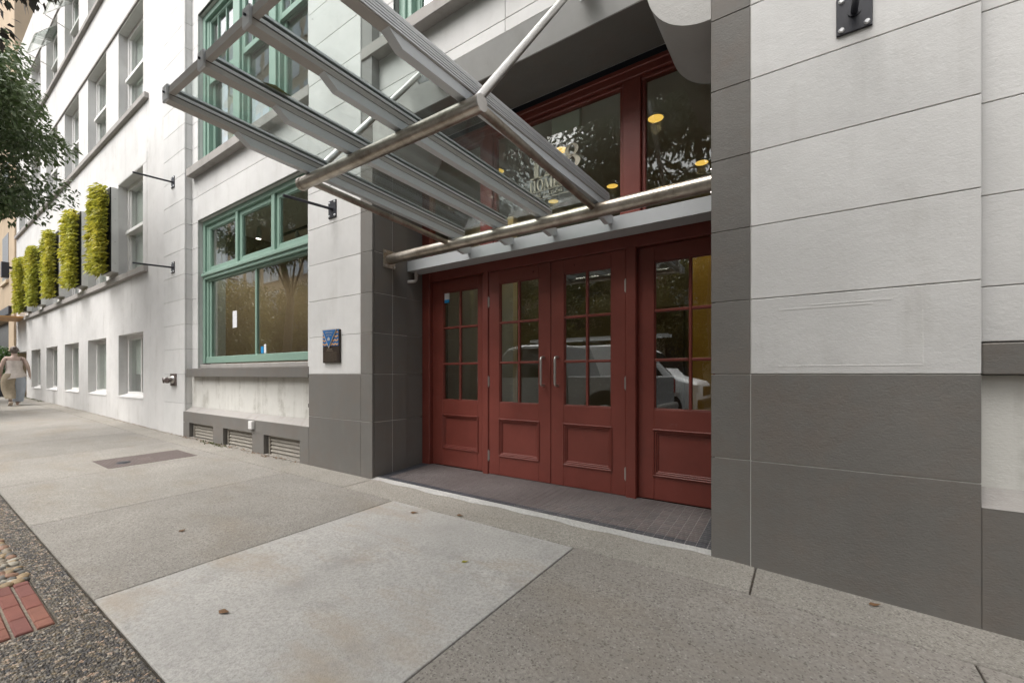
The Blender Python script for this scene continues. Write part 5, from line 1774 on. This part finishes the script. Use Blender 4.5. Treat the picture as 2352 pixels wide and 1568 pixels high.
    for cx, pts in ((-.09, [(-.09, -.215, .13), (-.09, -.16, .07), (-.09, -.05, .012)]), (.10, [(.10, .14, .012), (.10, .27, .012), (.10, .43, .012)])):
        sp = MB()
        for (p0, p1) in zip(pts, pts[1:]):
            d = (Vector(p1) - Vector(p0)).normalized()
            nn = Vector((0, -d.z, d.y)) * .012
            sp.add([(cx - .045, p0[1], p0[2]), (cx + .045, p0[1], p0[2]), (cx + .045, p1[1], p1[2]), (cx - .045, p1[1], p1[2])] +
                   [(x_, y_ - nn.y, max(.0, z_ - nn.z)) for x_, y_, z_ in ((cx - .045, p0[1], p0[2]), (cx + .045, p0[1], p0[2]), (cx + .045, p1[1], p1[2]), (cx - .045, p1[1], p1[2]))],
                   [(0, 1, 2, 3), (7, 6, 5, 4), (0, 4, 5, 1), (1, 5, 6, 2), (2, 6, 7, 3), (3, 7, 4, 0)])
        so = add(sp, 'sandal', 'sole', smooth=False)
    add(MB().tube([(-.14, -.17, .15), (-.09, -.22, .17), (-.04, -.17, .15)], .010, 6), 'ankle_strap', 'sandal')
    add(MB().tube([(.05, .20, .10), (.10, .165, .11), (.15, .20, .10)], .010, 6), 'ankle_strap', 'sandal')
    add(MB().tube([(.12, -.135, 1.40), (.135, -.075, 1.50), (.13, .03, 1.525), (.12, .12, 1.45)], .009, 6), 'shoulder_strap', 'sandal')
    return t
person()

# ---------------------------------------------------------------- vehicles (mirrored in the door glass)
def wheel(par, x, y, z, r, w):
    t = MB().tube([(x, y - w / 2, z), (x, y - w / 2 + .03, z), (x, y + w / 2 - .03, z), (x, y + w / 2, z)], [r * .93, r, r, r * .93], 28).build('wheel', 'rubber', par, smooth=True)
    for s_ in (-1, 1):
        MB().tube([(x, y + s_ * (w / 2 - .01), z), (x, y + s_ * (w / 2 + .012), z)], [r * .64, r * .56], 20).build('rim', 'alu', t, smooth=True)
        for k in range(5):
            a = k * 2 * math.pi / 5
            MB().tube([(x, y + s_ * (w / 2 + .016), z), (x + r * .55 * math.cos(a), y + s_ * (w / 2 + .014), z + r * .55 * math.sin(a))], .025, 6).build('spoke', 'alu_dark', t)

def car_shell(prof_bot, stations, width, tum):
    """loft along x: each station (x, zlow, zbelt, ztop, half-width factor)"""
    rings = []
    for (x, zl, zb, zt, hw, ht) in stations:
        rings.append([(x, -hw, zl), (x, -hw * 1.0, (zl + zb) / 2), (x, -hw * .985, zb), (x, -ht, zt - .04), (x, -ht * .88, zt), (x, ht * .88, zt), (x, ht, zt - .04), (x, hw * .985, zb), (x, hw, (zl + zb) / 2), (x, hw, zl)])
    return rings

def pickup(loc, rz):
    t = thing('pickup_truck', (0, 0, 0), 'silver crew cab pickup truck parked at the kerb, mirrored in the door panes', 'truck')
    W_ = .98
    st = [(-2.9, .50, .92, 1.02, .86, .80), (-2.82, .42, 1.0, 1.10, .95, .88), (-1.55, .40, 1.08, 1.17, W_, .90), (-1.30, .40, 1.10, 1.20, W_, .90)]
    MB().loft(car_shell(0, st, 0, 0)).build('hood', 'silver', t, smooth=True)
    st = [(-1.32, .40, 1.12, 1.22, W_, .92), (-.55, .40, 1.14, 1.86, W_, .76), (-.2, .40, 1.15, 1.93, W_, .75), (.7, .40, 1.15, 1.93, W_, .75), (1.0, .40, 1.15, 1.86, W_, .77), (1.18, .40, 1.15, 1.24, W_, .92)]
    MB().loft(car_shell(0, st, 0, 0)).build('cab', 'silver', t, smooth=True)
    b = MB()
    b.box(1.20, 2.95, -W_, -W_ + .08, .45, 1.20, .02)
    b.box(1.20, 2.95, W_ - .08, W_, .45, 1.20, .02)
    b.box(2.88, 2.96, -W_ + .08, W_ - .08, .5, 1.19, .02)
    b.box(1.20, 1.28, -W_ + .08, W_ - .08, .5, 1.19, .02)
    b.box(1.28, 2.88, -W_ + .08, W_ - .08, .6, .70)
    b.build('cargo_bed', 'silver', t)
    for s_ in (-1, 1):
        for (xa, xb, za) in ((-.98, -.18, 0), (-.12, .62, 0)):
            yb, yt = s_ * (W_ * .985 + .004), s_ * (.765)
            f = .62 if xa < -.9 else 0
            MB().add([(xa, yb, 1.17), (xb, yb, 1.17), (xb, yt + s_ * .03, 1.83), (xa + f * .75, yt + s_ * .03, 1.83 if f == 0 else 1.80)], [(0, 1, 2, 3)]).build('side_window', 'carglass', t, fix=False)
        MB().tube([(.45, s_ * (W_ + .012), 1.02), (.60, s_ * (W_ + .02), 1.02)], .016, 8).build('door_handle', 'chrome', t)
        MB().tube([(-.35, s_ * (W_ + .012), 1.02), (-.20, s_ * (W_ + .02), 1.02)], .016, 8).build('door_handle', 'chrome', t)
        MB().box(-.95, -.80, s_ * (W_ + .02), s_ * (W_ + .2), 1.15, 1.34, .02).build('wing_mirror', 'black', t)
        MB().box(2.86, 2.975, s_ * (W_ - .10), s_ * (W_ + .004), .82, 1.14, .01).build('tail_light', 'taillamp', t)
        MB().box(-2.90, -2.72, s_ * .62, s_ * .93, .80, .98, .02).build('headlight', 'headlamp', t)
        for x in (-1.95, 2.05):
            a = MB()
            a.tube([(x, s_ * (W_ - .02), .42), (x, s_ * (W_ + .006), .42)], .50, 28)
            a.build('wheel_arch', 'rubber', t, smooth=True)
    MB().add([(-1.24, -.86, 1.24), (-1.24, .86, 1.24), (-.60, .70, 1.83), (-.60, -.70, 1.83)], [(0, 1, 2, 3)]).build('windscreen', 'carglass', t, fix=False)
    MB().box(-2.97, -2.83, -.55, .55, .62, .98, .02).build('grille', 'black', t)
    MB().box(-3.02, -2.80, -.95, .95, .38, .60, .03).build('bumper', 'chrome', t)
    MB().box(2.93, 3.06, -.92, .92, .45, .62, .03).build('bumper', 'chrome', t)
    for x in (-1.95, 2.05):
        for y in (-.86, .86):
            wheel(t, x, y, .39, .39, .26)
    t.location = loc
    t.rotation_euler = (0, 0, rz)
    t.scale = (1.08, 1.05, 1.1)
    return t

def van(loc, rz):
    t = thing('work_van', (0, 0, 0), 'white work van with a roof ladder, mirrored in the right door panes', 'van')
    W_ = .98
    st = [(-2.95, .40, .95, 1.02, .80, .72), (-2.85, .34, 1.05, 1.14, .93, .82), (-2.15, .32, 1.18, 1.32, W_, .86), (-1.35, .32, 1.25, 2.15, W_, .80), (-.9, .32, 1.25, 2.34, W_, .82), (2.6, .32, 1.25, 2.36, W_, .84), (2.85, .36, 1.25, 2.30, .96, .82)]
    MB().loft(car_shell(0, st, 0, 0)).build('body', 'vanwhite', t, smooth=True)
    for s_ in (-1, 1):
        MB().add([(-1.95, s_ * (W_ + .003), 1.27), (-.85, s_ * (W_ + .003), 1.27), (-.85, s_ * .865, 2.05), (-1.32, s_ * .86, 2.03)], [(0, 1, 2, 3)]).build('side_window', 'carglass', t, fix=False)
        MB().box(-2.4, 2.7, s_ * (W_ - .01), s_ * (W_ + .02), .70, .82, .01).build('side_trim', 'alu_dark', t)
        MB().box(-2.92, -2.68, s_ * .58, s_ * .92, .82, 1.06, .02).build('headlight', 'headlamp', t)
        MB().box(2.80, 2.90, s_ * .80, s_ * .95, .9, 1.5, .01).build('tail_light', 'taillamp', t)
        MB().box(-1.75, -1.55, s_ * (W_ + .02), s_ * (W_ + .22), 1.28, 1.58, .02).build('wing_mirror', 'black', t)
        for x in (-2.0, 1.9):
            MB().tube([(x, s_ * (W_ - .02), .38), (x, s_ * (W_ + .006), .38)], .45, 28).build('wheel_arch', 'rubber', t, smooth=True)
    MB().add([(-2.13, -.84, 1.34), (-2.13, .84, 1.34), (-1.40, .76, 2.10), (-1.40, -.76, 2.10)], [(0, 1, 2, 3)]).build('windscreen', 'carglass', t, fix=False)
    MB().box(-3.0, -2.88, -.5, .5, .72, 1.0, .02).build('grille', 'black', t)
    MB().box(-3.05, -2.82, -.9, .9, .34, .62, .04).build('bumper', 'black', t)
    rack = MB()
    for x in (-.8, .8, 2.3):
        rack.tube([(x, -.80, 2.34), (x, -.80, 2.52), (x, .80, 2.52), (x, .80, 2.34)], .02, 8)
    rack.build('roof_rack', 'black', t)
    lad = thing('ladder', (0, 0, 0), 'aluminium extension ladder lying on the white van', 'ladder')
    l = MB()
    for y in (-.72, -.34):
        l.box(-2.0, 3.0, y, y + .035, 2.54, 2.64)
    l.build('stile', 'alu', lad)
    for k in range(16):
        MB().tube([(-1.9 + k * .32, -.72, 2.59), (-1.9 + k * .32, -.31, 2.59)], .016, 8).build('rung', 'alu', lad)
    for q in (t, lad):
        q.location = loc
        q.rotation_euler = (0, 0, rz)
    return t
pickup((-5.9, -2.45, road_z(-5.9)), 0.0)
van((-5.5, -6.7, road_z(-5.5)), math.pi)

# ---------------------------------------------------------------- buildings across the street (mirrored in the windows)
def facade(name, label, x0, x1, y, h, mat, cols, rows_, wmat, trim, shopz=3.6, wf=0.6):
    t = thing(name, ((x0 + x1) / 2, y, road_z(0)), label, 'building')
    zb = -1.9
    MB().box(x0, x1, y - 6, y, shopz - 1.2, h).build('wall', mat, t)
    MB().box(x0 + .1, x1 - .1, y - 6, y - .25, zb, shopz - 1.2).build('shopfront', 'shop', t)
    for k in range(cols + 1):
        xx = x0 + (x1 - x0) * k / cols
        MB().box(max(x0, xx - .3), min(x1, xx + .3), y - .3, y + .02, zb, shopz - 1.2).build('shop_pier', trim, t)
    MB().box(x0, x1, y, y + .25, shopz - 1.3, shopz - .8).build('fascia', trim, t)
    MB().box(x0 - .1, x1 + .1, y, y + .5, h - .6, h + .1).build('cornice', trim, t)
    cw = (x1 - x0) / cols
    for r in range(rows_):
        z0 = shopz + r * (h - shopz - .8) / rows_
        hh = (h - shopz - .8) / rows_ * .68
        for k in range(cols):
            a = x0 + cw * (k + .5 - wf / 2)
            w = MB()
            w.box(a, a + cw * wf, y + .0, y + .04, z0, z0 + hh).build('window', wmat, t)
            MB().box(a - .08, a + cw * wf + .08, y, y + .10, z0 - .14, z0).build('sill', trim, t)
            MB().box(a + cw * wf / 2 - .06, a + cw * wf / 2 + .06, y + .04, y + .07, z0, z0 + hh).build('mullion', trim, t)
    return t
facade('brick_building', 'red brick building with cream cornice across the street, seen mirrored in the glass', -9.5, 3.5, -17.2, 9.5, 'brickwall', 5, 2, 'towerglass', 'cream')
facade('cream_building', 'cream stone building across the street, mirrored in the upper green windows', -24, -9.9, -17.4, 11, 'cream', 5, 3, 'towerglass', 'beige')
facade('glass_tower', 'tall glass tower with cream bands across the street', -78, -42, -19.5, 46, 'cream', 8, 11, 'towerglass', 'alu_dark', wf=.8)
facade('low_building', 'low brick block across the street beyond the red brick building', 3.9, 18, -17.2, 6.5, 'brickwall', 5, 1, 'towerglass', 'cream')
